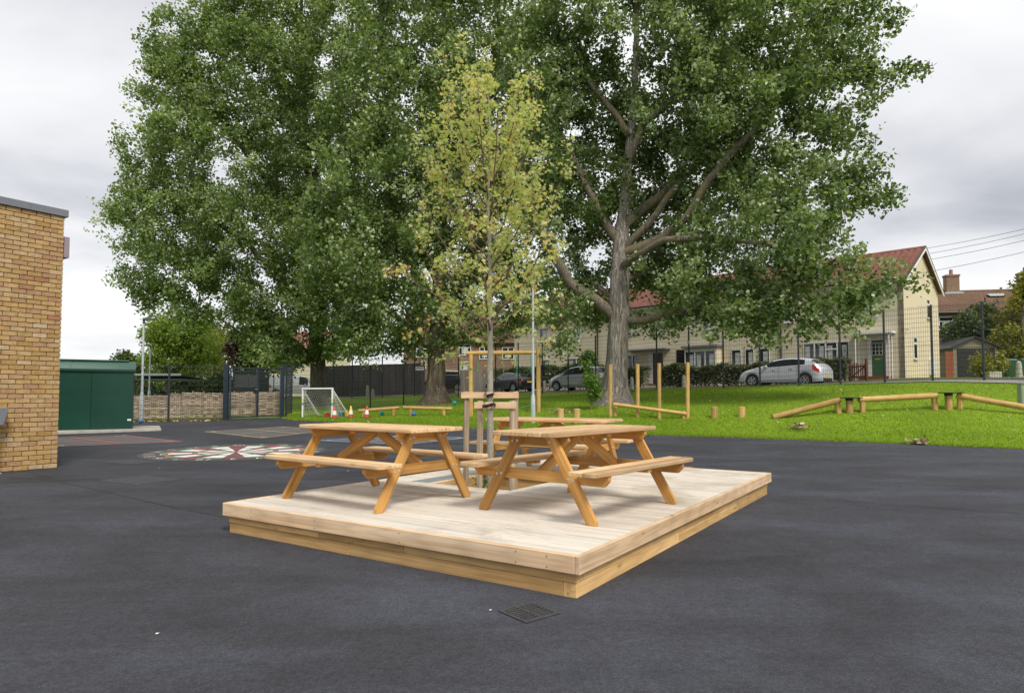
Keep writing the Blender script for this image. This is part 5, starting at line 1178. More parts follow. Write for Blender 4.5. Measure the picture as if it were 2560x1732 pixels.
# pale green service pillar at the right edge
p = gp(2556, 1012, 20.6); o = empty('service_pillar', p, 0, 'pale green service pillar on the bank at the picture edge', 'pillar'); MB().box((.03, 0, .32), (.24, .2, .66)).build('cabinet', M['pillar'], o, bevel=.015); MB().box((.03, 0, .665), (.27, .23, .03)).build('lid', M['pillar'], o, bevel=.008); MB().box((.03, -.102, .32), (.18, .006, .5)).build('door', M['pillar'], o, bevel=.002)
# sucker shoot at the foot of the big poplar
bush('sapling', 'bright leafy sapling growing at the foot of the big poplar', 'plant', [pb(1478, 960, 25.8, 18, 40), pb(1470, 925, 25.8, 12, 20), pb(1490, 985, 25.8, 22, 16)], 1500, .10, M['bright'], ntips=50, dm=.12, fol=.16)

# ------------------------------------------------------------------ cream terrace
def fac(px, py):
    p = onplane(px, py, HC, E2); return (p - HC).dot(E1), p.z          # s along the facade, world z
FZ = 2.15; EAV = 7.62; RID = 9.75; HD = 7.4; HL = 29.0
house = empty('cream_terrace', (HC.x, HC.y, 0), math.atan2(E1.y, E1.x), 'long cream rendered terrace with red tiled roof and green front door', 'house')
# local x = along facade to the left, local y: -E2 side is front.  E1 x up -> check sign
fy = 1 if (Matrix.Rotation(math.atan2(E1.y, E1.x), 3, 'Z') @ Vector((0, 1, 0))).dot(-E2) > 0 else -1
def hb(name, mat, x0, x1, y0, y1, z0, z1, parent=house, bevel=0.0, off=Vector((0, 0, 0))):
    """box in house coordinates; y measured outwards from the facade"""
    return MB().box(Vector(((x0 + x1) / 2, fy * (y0 + y1) / 2, (z0 + z1) / 2)) - off, (abs(x1 - x0), abs(y1 - y0), abs(z1 - z0))).build(name, mat, parent, bevel=bevel)
hb('wall', M['render'], 0, HL, -HD, 0, .5, EAV)
# gable triangle + slightly darker cream on the gable end
mb = MB(); pts = [(-.004, fy * .0, .5), (-.004, -fy * HD, .5), (-.004, -fy * HD, EAV), (-.004, -fy * HD / 2, RID - .12), (-.004, 0, EAV)]; mb.add(pts + [(.3, p[1], p[2]) for p in pts], [(0, 1, 2, 3, 4), (9, 8, 7, 6, 5)] + [(i, (i + 1) % 5, 5 + (i + 1) % 5, 5 + i) for i in range(5)]); mb.build('gable_wall', M['renderg'], house)
def tiled(name, x0, x1, ylo, zlo, yhi, zhi, mat, parent, rows=15, tile=.30, amp=.03, step=.085, sgn=1):
    """pantile slope: stepped courses with rolls; x along the eaves"""
    nx = int((x1 - x0) / (tile / 4)); V = []; F_ = []; n = nx + 1
    up = Vector((0, yhi - ylo, zhi - zlo)); L = up.length; nrm = Vector((0, -(zhi - zlo), (yhi - ylo))).normalized(); nrm = nrm if nrm.z > 0 else -nrm
    for r_ in range(rows):
        for e_, lift in ((r_ / rows, step), ((r_ + 1) / rows, 0.0)):
            for k in range(n):
                x = x0 + (x1 - x0) * k / nx; w = amp * (math.sin(2 * math.pi * (x / tile + .5 * (r_ % 2) * 0)) * .5 + .5); p = Vector((x, ylo, zlo)) + up * e_ + nrm * (lift + w); V.append(p)
        b = r_ * 2 * n
        for k in range(nx): F_.append((b + k, b + k + 1, b + n + k + 1, b + n + k))
        if r_:
            for k in range(nx): F_.append((b - n + k, b - n + k + 1, b + k + 1, b + k))
    return tag(link(name, np_mesh(name, np.array([tuple(v) for v in V]), np.array(F_), 4), mat, parent), kind='stuff')
tiled('roof_tiles', -.25, HL, fy * .32, EAV - .13, -fy * HD / 2, RID, M['tilered'], house, 11, .34); tiled('roof_tiles', -.25, HL, -fy * (HD + .32), EAV - .13, -fy * HD / 2, RID, M['tilered'], house, 15, .32)
MB().tube([(-.27, -fy * HD / 2, RID + .03), (HL, -fy * HD / 2, RID + .03)], .11, 8).build('ridge_tiles', M['tilered'], house)
for s_ in (1, -1):
    yl = .34 if s_ == 1 else -(HD + .34); ym = -HD / 2
    mb = MB(); a, b = Vector((-.262, fy * yl, EAV - .16)), Vector((-.262, fy * ym, RID - .02)); mb.bar(a, b, .03, .2); mb.build('bargeboard', M['upvc'], house); mb = MB(); mb.bar(a + Vector((0, 0, .11)), b + Vector((0, 0, .11)), .06, .05); mb.build('verge_strip', M['pipe'], house)
hb('soffit', M['upvc'], -.24, HL, .0, .33, EAV - .22, EAV - .14); hb('fascia', M['upvc'], -.24, HL, .332, .35, EAV - .20, EAV - .05); MB().tube([(-.26, fy * .40, EAV - .06), (HL, fy * .40, EAV - .06)], .055, 8).build('gutter', M['pipe'], house)
def window(px0, py0, px1, py1, divs, curtain=True, ztop=None, zbot=None, trans=0, proj=0.0, open_=None):
    s0, za = fac(px1, py0); s1, zb1 = fac(px0, py0); _, zc = fac(px1, py1); _, zd = fac(px0, py1); zt = (za + zb1) / 2 if ztop is None else ztop; zb2 = (zc + zd) / 2 if zbot is None else zbot
    return win_sz(min(s0, s1), max(s0, s1), zb2, zt, divs, curtain, trans, proj)
def win_sz(s0, s1, z0, z1, divs, curtain=True, trans=0, proj=0.0, parent=house, face=1):
    w = empty('window', (0, 0, 0)); w.parent = parent; f = .085
    fr = MB(); y0, y1 = proj + .002, proj + .035
    def fb(a, b, c, d, yy=y1): fr.box(((a + b) / 2, fy * (y0 + yy) / 2, (c + d) / 2), (b - a, yy - y0, d - c))
    fb(s0, s1, z1 - f, z1); fb(s0, s1, z0, z0 + f); xs_ = [s0 + (s1 - s0) * k / divs for k in range(divs + 1)]
    for k, x in enumerate(xs_): fb(max(s0, x - f / 2) if k else s0, min(s1, x + f / 2) if k < divs else s1, z0 + f, z1 - f, y1 - .002)
    if trans:
        for k in range(divs):
            if trans & (1 << k): fb(xs_[k] + f / 2, xs_[k + 1] - f / 2, z1 - (z1 - z0) * .33 - f / 2, z1 - (z1 - z0) * .33 + f / 2, y1 - .003)
    fr.build('frame', M['upvc'], w)
    for k in range(divs):
        MB().box(((xs_[k] + xs_[k + 1]) / 2, fy * (proj + .008), (z0 + z1) / 2), (xs_[k + 1] - xs_[k], .004, z1 - z0)).build('pane', M['glass'], w)
        if curtain: MB().box(((xs_[k] + xs_[k + 1]) / 2 + (xs_[1] - xs_[0]) * .12 * (k % 2 * 2 - 1), fy * (proj + .012), (z0 + z1) / 2 - .06), ((xs_[k + 1] - xs_[k]) * .42, .003, (z1 - z0) * .72)).build('net_curtain', M['curtain'], w)
    MB().box(((s0 + s1) / 2, fy * (proj + .05), z0 - .03), (s1 - s0 + .08, .10, .05)).build('sill', M['upvc'], w)
    return w
Z0g, Z1g = 3.02, 4.42
window(2008, 847, 2122, 900, 4, ztop=4.45, zbot=3.1, trans=2)                 # right ground floor
for a, b in ((1828, 1853), (1862, 1885), (1896, 1924)): window(a, 862, b, 904, 1, ztop=4.3, zbot=3.0)
window(2170, 718, 2192, 768, 1, True, ztop=6.9, zbot=5.65)
# bay window
s1_, _ = fac(1723, 900); s0_, _ = fac(1803, 900); hb('bay', M['render'], s0_, s1_, 0, .62, 1.6, 4.45); win_sz(s0_ + .06, s1_ - .06, 2.75, 4.3, 3, True, 0, .625); hb('bay_roof', M['bayroof'], s0_ - .15, s1_ + .15, 0, .8, 4.45, 4.62, bevel=.02)
for zz in (4.45,): pass
for (a, b, t_, bt, dv) in ((1567, 1596, 4.3, 3.0, 2), (1420, 1463, 4.3, 3.0, 2), (1355, 1375, 4.3, 3.1, 1)): window(a, 880, b, 915, dv, ztop=t_, zbot=bt)
for (a, b) in ((1349, 1368), (1434, 1451), (1631, 1645), (1560, 1580), (1760, 1785), (1850, 1875), (1960, 1985), (2060, 2085)): window(a, 800, b, 822, 1, ztop=6.85, zbot=5.7)
# front door, porch
d1, _ = fac(2177, 900); d0, _ = fac(2213, 900); zd0, zd1 = 2.42, 4.42
dr = hb('door', M['doorgreen'], d0 + .06, d1 - .06, .0, .05, zd0, zd1 - .06); 
fr = MB(); 
for a, b, c, d in ((d0 - .08, d0 + .06, zd0, zd1), (d1 - .06, d1 + .14, zd0, zd1), (d0 + .06, d1 - .06, zd1 - .06, zd1 + .02)): fr.box(((a + b) / 2, fy * .035, (c + d) / 2), (b - a, .07, d - c))
fr.build('door_frame', M['upvc'], house)
dc = (d0 + d1) / 2; pn = MB().box((dc, fy * .054, zd0 + 1.46), (.50, .006, .64)).build('door_glass', M['glass'], house)
mb = MB()
for k in range(4): mb.box((dc - .25 + k * .1667, fy * .062, zd0 + 1.46), (.022, .01, .64))
for k in range(4): mb.box((dc, fy * .0625, zd0 + 1.14 + k * .2133), (.52, .011, .022))
mb.build('glazing_bars', M['upvc'], house); MB().box((dc, fy * .055, zd0 + .92), (.24, .012, .045)).build('letter_plate', M['yellowp'], house); MB().lathe([(.0005, .04), (.03, .03), (.025, 0)], 10, axis='y').build('door_knob', M['bolt'], house, Matrix.Translation((d0 + .14, fy * .052, zd0 + .95)))
hb('porch_canopy', M['upvc'], d0 - .55, d1 + .75, 0, .75, 4.66, 4.78, bevel=.01); hb('door_step', M['redfence'], d0 - .3, d1 + .4, 0, .7, 2.1, 2.40)
for x in (d0 - .38, d1 + .55):
    MB().tube([(x, fy * .70, 2.1), (x, fy * .70, 4.5), (x, fy * .62, 4.64), (x, fy * .25, 4.64), (x, fy * .17, 4.5), (x, fy * .17, 2.1)], .035, 8).build('porch_rail', M['upvc'], house)
# second porch with dark door and passage
d1, _ = fac(1633, 900); d0, _ = fac(1657, 900); hb('door', M['doorbrown'], d0, d1, .0, .05, 2.2, 4.3); hb('door_panel', M['upvc'], d1, d1 + .35, .0, .06, 2.2, 4.35); hb('porch_canopy', M['bayroof'], d0 - .6, d1 + 1.9, 0, .7, 4.5, 4.6); s1p, _ = fac(1691, 900); s0p, _ = fac(1721, 900); hb('passage', M['shade_black'], s0p, s1p, .0, .012, 1.8, 4.45)  # passage is a flat black sheet; its inner shade is colour only
for x in (d0 - .4, d1 + 1.5): MB().tube([(x, fy * .65, 2.0), (x, fy * .65, 4.3), (x + .1, fy * .65, 4.45), (x + .45, fy * .65, 4.45), (x + .55, fy * .65, 4.3), (x + .55, fy * .65, 2.0)], .022, 6).build('porch_rail', M['pipe'], house)
for px in (1953, 1495): sx, _ = fac(px, 850); MB().tube([(sx, fy * .06, 2.0), (sx, fy * .06, EAV - .1)], .045, 8).build('downpipe', M['pipe'], house)
# gable windows
def gab(px, py): p = onplane(px, py, HC, Vector((E1.x, E1.y, 0))); return (p - HC).dot(E2), p.z
for (a, b, c, d) in ((2315, 2324, 747, 797), (2282, 2292, 842, 898)):
    t0, zt = gab(a, c); t1, zb3 = gab(b, d); t0, t1 = min(t0, t1), max(t0, t1); t1 = max(t1, t0 + .55); w = empty('window', (0, 0, 0)); w.parent = house
    MB().box((-.02, -fy * (t0 + t1) / 2, (zt + zb3) / 2), (.03, t1 - t0, zt - zb3)).build('frame', M['upvc'], w); MB().box((-.038, -fy * (t0 + t1) / 2, (zt + zb3) / 2 - (zt - zb3) * .14), (.008, (t1 - t0) * .72, (zt - zb3) * .62)).build('pane', M['glass'], w); MB().box((-.038, -fy * (t0 + t1) / 2, zt - (zt - zb3) * .13), (.008, (t1 - t0) * .72, (zt - zb3) * .18)).build('pane', M['glass'], w); MB().box((-.06, -fy * (t0 + t1) / 2, zb3 - .03), (.10, t1 - t0 + .1, .05)).build('sill', M['renderg'], w)
MB().box((-.12, -fy * 5.2, 3.0), (.22, .65, .9)).build('meter_box', M['upvc'], house, bevel=.01); MB().tube([(-.12, -fy * 5.2, 2.55), (-.12, -fy * 5.2, 2.1)], .03, 8).build('meter_pipe', M['pipe'], house); MB().box((-.12, fy * .0 - fy * .25, 4.9), (.16, .12, .12)).build('lamp', M['white'], house, bevel=.02)

# ------------------------------------------------------------------ far brick houses
def brick_house(label, c, rz, L, D, zb, eav, rid, wins, chim, mat=None, roof=None, doors=()):
    o = empty('brick_house', (c[0], c[1], 0), rz, label, 'house'); mat = mat or M['brickfar']; roof = roof or M['tilebrown']
    MB().box((L / 2, D / 2, (zb + eav) / 2), (L, D, eav - zb)).build('wall', mat, o)
    for x in (0.004, L - .204): mb = MB(); pts = [(0, eav), (D, eav), (D / 2, rid - .1)]; mb.add([(x, a, b) for a, b in pts] + [(x + .2, a, b) for a, b in pts], [(0, 1, 2), (5, 4, 3), (0, 1, 4, 3), (1, 2, 5, 4), (2, 0, 3, 5)]); mb.build('gable', mat, o)
    tiled('roof_tiles', -.2, L + .2, -.3, eav - .15, D / 2, rid, roof, o, 16, .3, .03, .04); tiled('roof_tiles', -.2, L + .2, D + .3, eav - .15, D / 2, rid, roof, o, 16, .3, .03, .04)
    MB().tube([(-.2, D / 2, rid + .03), (L + .2, D / 2, rid + .03)], .1, 8).build('ridge_tiles', roof, o); MB().tube([(-.2, -.36, eav - .1), (L + .2, -.36, eav - .1)], .06, 8).build('gutter', M['pipe'], o)
    for (x0, x1, z0, z1, dv) in wins:
        w = empty('window'); w.parent = o; fr = MB()
        for a, b, c_, d in ((x0, x1, z1 - .08, z1), (x0, x1, z0, z0 + .08)) : fr.box(((a + b) / 2, -.03, (c_ + d) / 2), (b - a, .06, d - c_))
        for k in range(dv + 1): x = x0 + .04 + (x1 - x0 - .08) * k / dv; fr.box((x, -.028, (z0 + z1) / 2), (.08, .052, z1 - z0 - .16))
        fr.box(((x0 + x1) / 2, -.026, z1 - (z1 - z0) * .32), (x1 - x0 - .1, .045, .07)); fr.build('frame', M['upvc'], w); MB().box(((x0 + x1) / 2, -.006, (z0 + z1) / 2), (x1 - x0, .008, z1 - z0)).build('pane', M['glass'], w); MB().box(((x0 + x1) / 2, -.012, (z0 + z1) / 2 - .1), ((x1 - x0) * .5, .004, (z1 - z0) * .5)).build('net_curtain', M['curtain'], w)
    for (x0, x1, z0, z1) in doors: MB().box(((x0 + x1) / 2, -.02, (z0 + z1) / 2), (x1 - x0, .05, z1 - z0)).build('door', M['doorbrown'], o); MB().box(((x0 + x1) / 2, -.4, z1 + .1), (x1 - x0 + .6, .8, .12)).build('door_canopy', M['upvc'], o)
    for cx in chim:
        ch = MB().box((cx, D / 2, rid + .45), (.9, .6, 1.7)).build('chimney', mat, o); MB().box((cx, D / 2, rid + 1.25), (1.0, .7, .14)).build('chimney_cap', mat, ch); MB().lathe([(.14, rid + 1.32), (.12, rid + 1.75), (.10, rid + 1.75)], 10).build('chimney_pot', M['tilered'], ch, Matrix.Translation((cx, D / 2, 0))); MB().box((cx, D / 2, rid - .12), (1.3, .95, .12)).build('flashing', M['steel'], ch)
    return o
q0 = at(2330, 990, 47.5); dirr = math.atan2(-2.6, 14)
bh = brick_house('brown brick house with brown tiled roof and chimney behind the garage', (q0.x, q0.y), dirr, 22, 7.5, 1.5, 7.45, 9.4, [(.55, 1.55, 6.0, 7.1, 1), (5.5, 7.0, 6.1, 7.2, 2), (9.5, 11, 6.1, 7.2, 2)], [3.1, 8.2])
for xx in (2.75,): pass
MB().tube([(4.3, 1.4, 8.1), (4.3, 1.4, 8.6)], .05, 8).build('vent_pipe', M['pipe'], bh)
mb = MB(); mb.box((5.6, 2.45, 8.92), (1.1, .5, .04), Matrix.Rotation(math.radians(27), 3, 'X')); mb.build('roof_light', M['steel'], bh)
q1 = at(1008, 990, 62); brick_house('brown brick house with pitched roof behind the dark poplar trunk', (q1.x, q1.y), math.radians(2), 6.6, 7, 1.0, 6.6, 10.0, [(1.7, 2.15, 3.9, 4.7, 1), (5.4, 6.3, 3.8, 4.6, 1), (1.2, 2.4, 5.0, 6.2, 2), (5.2, 6.4, 5.2, 6.3, 2)], [3.3], doors=((3.9, 4.9, 1.5, 3.6),))
q2 = at(1172, 990, 63.5); brick_house('brick house with brown roof between the rope frame and cream terrace', (q2.x, q2.y), math.radians(4), 6.2, 7, 1.0, 6.6, 9.4, [(1.0, 2.0, 4.9, 6.1, 2), (3.2, 4.4, 4.9, 6.1, 2), (1.0, 2.0, 2.4, 3.6, 2)], [])
q3 = at(630, 990, 78); brick_house('distant cream house seen through the mesh gate', (q3.x, q3.y), math.radians(-6), 9.5, 7, .5, 6.6, 9.2, [(1.1, 2.5, 2.5, 4.0, 2), (4.4, 5.3, 2.2, 4.0, 1), (2.0, 3.2, 5.0, 6.2, 2), (5.2, 6.4, 5.0, 6.2, 2), (7.4, 8.6, 5, 6.2, 2)], [], M['render'], M['tilered'])

# ------------------------------------------------------------------ garage, bins, garden bits on the right
ga_ = at(2383, 943, 41); o = empty('garage', (ga_.x, 41, hz(ga_.x + 1, 41)), math.radians(-8), 'small garage with black slatted door and low pitched roof', 'garage'); GW, GH, GR = 2.55, 1.9, 2.5
MB().box((GW / 2, 2.4, GH / 2), (GW, 4.7, GH)).build('wall', M['garage'], o)
mb = MB(); pts = [(0, GH), (GW, GH), (GW / 2, GR - .05)]; mb.add([(a, .02, b) for a, b in pts] + [(a, .2, b) for a, b in pts], [(0, 1, 2), (5, 4, 3), (0, 1, 4, 3), (1, 2, 5, 4), (2, 0, 3, 5)]); mb.build('gable', M['garage'], o)
for s_ in (0, 1): a = Vector((-.25 if s_ == 0 else GW + .25, 2.3, GH - .10)); b = Vector((GW / 2, 2.3, GR + .02)); MB().bar(a, b, 5.0, .07, (0, 0, 1)).build('roof', M['pipe'], o)
for k in range(6): MB().box((GW / 2 + .08, .035, .02 + (k + .5) * .30), (GW - .42, .05, .285)).build('door_slat', M['garagedoor'], o, bevel=.008)
for x in (.08, GW - .06): MB().box((x, .03, GH / 2), (.12, .08, GH)).build('door_jamb', M['garage'], o)
def pfence(label, a, b, n, h, mat, w=.12):
    base = Vector(a); o = empty('board_fence', base, 0, label, 'fence'); d = Vector(b) - base
    for k in range(n): q = d * ((k + .5) / n); hh = h + random.uniform(-.01, .01); beam('board', q + Vector((0, 0, -.1)), q + Vector((0, 0, hh)), (d.length / n) * .96, .02, mat, o, up=(-d.y, d.x, 0), bevel=.002)
    for z in (.3, h - .3): beam('rail', Vector((0, .03, z)), d + Vector((0, .03, z)), .04, .07, mat, o)
    return o
fa = Vector(G3(2366, 39.6)); fb_ = Vector(G3(2386, 40.6)); pfence('reddish board fence between the cream gable and the garage', fa, fb_, 5, 1.62, M['redfence'])
def wheelie(px, Y, label, lid):
    p = gp(px, 945, Y); o = empty('wheelie_bin', p, math.radians(-15), label, 'bin', 'green wheelie bins'); mb = MB(); b = [(-.22, -.25), (.22, -.25), (.22, .25), (-.22, .25)]; t = [(-.29, -.33), (.29, -.33), (.29, .33), (-.29, .33)]
    mb.add([(x, y, .06) for x, y in b] + [(x, y, .95) for x, y in t], [(3, 2, 1, 0), (4, 5, 6, 7), (0, 1, 5, 4), (1, 2, 6, 5), (2, 3, 7, 6), (3, 0, 4, 7)]); mb.build('body', M['bin'], o, bevel=.02); mb = MB(); mb.add([(-.31, -.36, .955), (.31, -.36, .955), (.31, .37, .955), (-.31, .37, .955), (-.28, -.30, 1.03), (.28, -.30, 1.03), (.28, .33, 1.06), (-.28, .33, 1.06)], [(3, 2, 1, 0), (4, 5, 6, 7), (0, 1, 5, 4), (1, 2, 6, 5), (2, 3, 7, 6), (3, 0, 4, 7)]); mb.build('lid', M[lid], o, bevel=.012)
    MB().tube([(-.24, .40, .93), (.24, .40, .93)], .018, 8).build('handle', M['black'], o)
    for x in (-.26, .26): MB().lathe([(.0005, -.03), (.10, -.03), (.10, .03), (.0005, .03)], 14, (x, .24, .10), 'x').build('wheel', M['black'], o)
wheelie(2522, 36.5, 'green wheelie bin with blue-grey lid beside the pale bollard', 'binlid'); wheelie(2562, 37.0, 'green wheelie bin cut by the picture edge behind the bollard', 'bin')
def bollard(px, py, Y, h, label, w=.2):
    p = gp(px, py, Y); o = empty('concrete_bollard', p, random.uniform(-.3, .3), label, 'bollard', 'tapered concrete bollards'); mb = MB(); r_ = w / 2
    prof = [(r_ * 1.1, -.1), (r_ * 1.05, .0), (r_ * .72, h * .86), (r_ * .55, h * .95), (.0005, h)]; mb.lathe(prof, 8).build('bollard_body', M['concrete'], o); MB().lathe([(r_ * 1.3, -.1), (r_ * 1.3, .03), (r_ * 1.06, .05)], 10).build('foot', M['kerb'], o)
bollard(2548, 950, 35.6, .92, 'concrete bollard between the two wheelie bins', .34)
bollard(1360, 980, 44, .75, 'concrete bollard between the black car and the silver car', .24); bollard(1580, 976, 38, .75, 'concrete bollard just right of the big poplar trunk', .24); bollard(1710, 976, 36, .75, 'concrete bollard behind the last upright climbing post', .24); bollard(919, 986, 47, .95, 'taller concrete bollard in front of the black boarded fence', .26); bollard(932, 988, 46, .7, 'shorter concrete bollard in front of the black boarded fence', .26)
bush('garden_bush', 'clipped yellow-green bush in front of the garage door', 'bush', [pb(2470, 918, 36.5, 34, 26), pb(2455, 905, 36.5, 20, 18), pb(2490, 912, 36.5, 22, 20)], 4200, .12, M['yellow'], ntips=110, dm=.22, fol=.3)
o = empty('garden_planter', gp(2484, 948, 36), 0, 'small concrete planter under the clipped yellow-green bush', 'planter'); MB().box((0, 0, .16), (.7, .35, .36)).build('box', M['concrete'], o, bevel=.02); MB().box((0, 0, .345), (.62, .28, .02)).build('soil', M['soil'], o)
bush('garden_tree', 'dark leafy shrub rising behind the garage roof', 'bush', [pb(2430, 830, 44, 42, 48), pb(2400, 850, 44, 36, 40), pb(2460, 800, 45, 40, 36)], 8500, .19, M['shrub'], ntips=190, dm=.4, fol=.6)
bush('garden_tree', 'golden green bush spreading beside the garage', 'bush', [pb(2540, 850, 42, 62, 60), pb(2500, 880, 42, 42, 42), pb(2570, 790, 43, 60, 40), pb(2490, 815, 44, 40, 30)], 13000, .17, M['yellow'], ntips=260, dm=.4, fol=.55)
bush('garden_tree', 'yellow leaved tree reaching in at the picture edge', 'tree', [pb(2555, 740, 41, 32, 26), pb(2590, 720, 41, 45, 40), pb(2540, 755, 41, 22, 14)], 3600, .17, M['yellow'], ntips=90, dm=.35, fol=.5)
bush('garden_tree', 'low olive shrub along the red board fence', 'bush', [pb(2398, 885, 43, 26, 26), pb(2370, 872, 44, 20, 22)], 3500, .17, M['shrub'], ntips=80, dm=.3, fol=.4)
# overhead wires
o = empty('overhead_wires', (26, 38, 8), 0, 'four thin overhead wires running to the terrace gable', 'cable'); b_ = Vector(o.location)
for (x0, y0, Y0), (x1, y1, Y1) in (((2310, 622, 37.5), (2700, 539, 30)), ((2325, 634, 37.2), (2700, 549, 30)), ((2330, 648, 36.9), (2700, 566, 30)), ((2272, 688, 35.2), (2700, 596, 30))):
    a, b = at(x0, y0, Y0) - b_, at(x1, y1, Y1) - b_; MB().tube([a.lerp(b, t) + Vector((0, 0, -.10 * math.sin(math.pi * t))) for t in np.linspace(0, 1, 10)], .011, 5).build('wire', M['cable'], o)

# ------------------------------------------------------------------ hedges and picket gate
def hedge(label, s0, s1, n0, n1, h, nleaf, mat='hedge'):
    base = HC + E1 * s0 - E2 * (n0 + n1) / 2; o = empty('hedge', (base.x, base.y, hz(base.x, base.y)), 0, label, 'hedge', 'clipped front garden hedges'); n = nleaf; s_ = s0 + (s1 - s0) * rng.random(n); nn = n0 + (n1 - n0) * rng.random(n); zz = rng.random(n) ** .7
    face = rng.random(n); nn = np.where(face < .45, n1 - .12 * rng.random(n), nn); zz = np.where((face > .45) & (face < .75), 1 - .08 * rng.random(n), zz)
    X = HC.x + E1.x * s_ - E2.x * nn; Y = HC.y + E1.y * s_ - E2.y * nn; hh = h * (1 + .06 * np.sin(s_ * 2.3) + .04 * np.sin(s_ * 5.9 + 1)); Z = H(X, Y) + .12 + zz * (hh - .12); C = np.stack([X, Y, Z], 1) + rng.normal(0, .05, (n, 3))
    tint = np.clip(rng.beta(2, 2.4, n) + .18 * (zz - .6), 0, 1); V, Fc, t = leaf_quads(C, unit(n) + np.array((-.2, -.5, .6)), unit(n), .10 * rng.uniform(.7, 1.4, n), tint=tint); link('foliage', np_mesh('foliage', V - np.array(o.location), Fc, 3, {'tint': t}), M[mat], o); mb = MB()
    k = max(3, int((s1 - s0) / .28))
    for j in range(k):
        p = HC + E1 * (s0 + (s1 - s0) * (j + .5) / k) - E2 * ((n0 + n1) / 2 + random.uniform(-.2, .2)); z = hz(p.x, p.y); b1 = Vector((p.x, p.y, z - .05)) - Vector(o.location)
        for q in range(3): mb.tube([b1, b1 + Vector((random.uniform(-.25, .25), random.uniform(-.25, .25), h * .8))], [.014, .005], 4)
    mb.build('stems', M['limb'], o)
def sN(px, n_):      # s for a picture column at distance n in front of the facade
    p = HC - E2 * n_; q = onplane(px, 930, p, E2); return (q - p).dot(E1)
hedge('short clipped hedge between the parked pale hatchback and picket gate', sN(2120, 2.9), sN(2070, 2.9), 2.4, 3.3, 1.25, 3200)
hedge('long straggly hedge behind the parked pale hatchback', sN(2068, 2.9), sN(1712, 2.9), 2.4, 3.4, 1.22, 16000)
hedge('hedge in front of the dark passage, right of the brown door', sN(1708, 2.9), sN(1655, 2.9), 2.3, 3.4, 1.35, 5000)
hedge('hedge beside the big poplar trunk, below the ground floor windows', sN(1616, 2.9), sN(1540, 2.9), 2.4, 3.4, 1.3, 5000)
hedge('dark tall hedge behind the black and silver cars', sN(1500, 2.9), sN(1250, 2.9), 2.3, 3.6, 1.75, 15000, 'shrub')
bush('garden_shrub', 'round bright green shrub below the terrace downpipe', 'bush', [pb(1472, 900, 47, 20, 22), pb(1458, 908, 47, 16, 16)], 2600, .14, M['bright'], ntips=60, dm=.25, fol=.35)
pg = [Vector(G3(2127, 34.2)), Vector(G3(2168, 33.4))]; o = empty('picket_gate', pg[0], 0, 'brown picket gate standing before the green front door', 'gate'); d = pg[1] - pg[0]
for t in (0, 1): q = d * t; beam('post', q + Vector((0, 0, -.1)), q + Vector((0, 0, 1.15)), .1, .1, M['gatewood'], o)
for k in range(7): q = d * ((k + 1) / 8); beam('picket', q + Vector((0, -.03, .08)), q + Vector((0, -.03, .92 + .06 * math.sin(k))), .06, .02, M['gatewood'], o, up=(0, 1, 0))
for z in (.25, .78): beam('rail', Vector((0, .0, z)), d + Vector((0, 0, z)), .03, .07, M['gatewood'], o)
beam('brace', Vector((0, 0, .25)) + d * .06, d * .94 + Vector((0, 0, .78)), .028, .06, M['gatewood'], o)

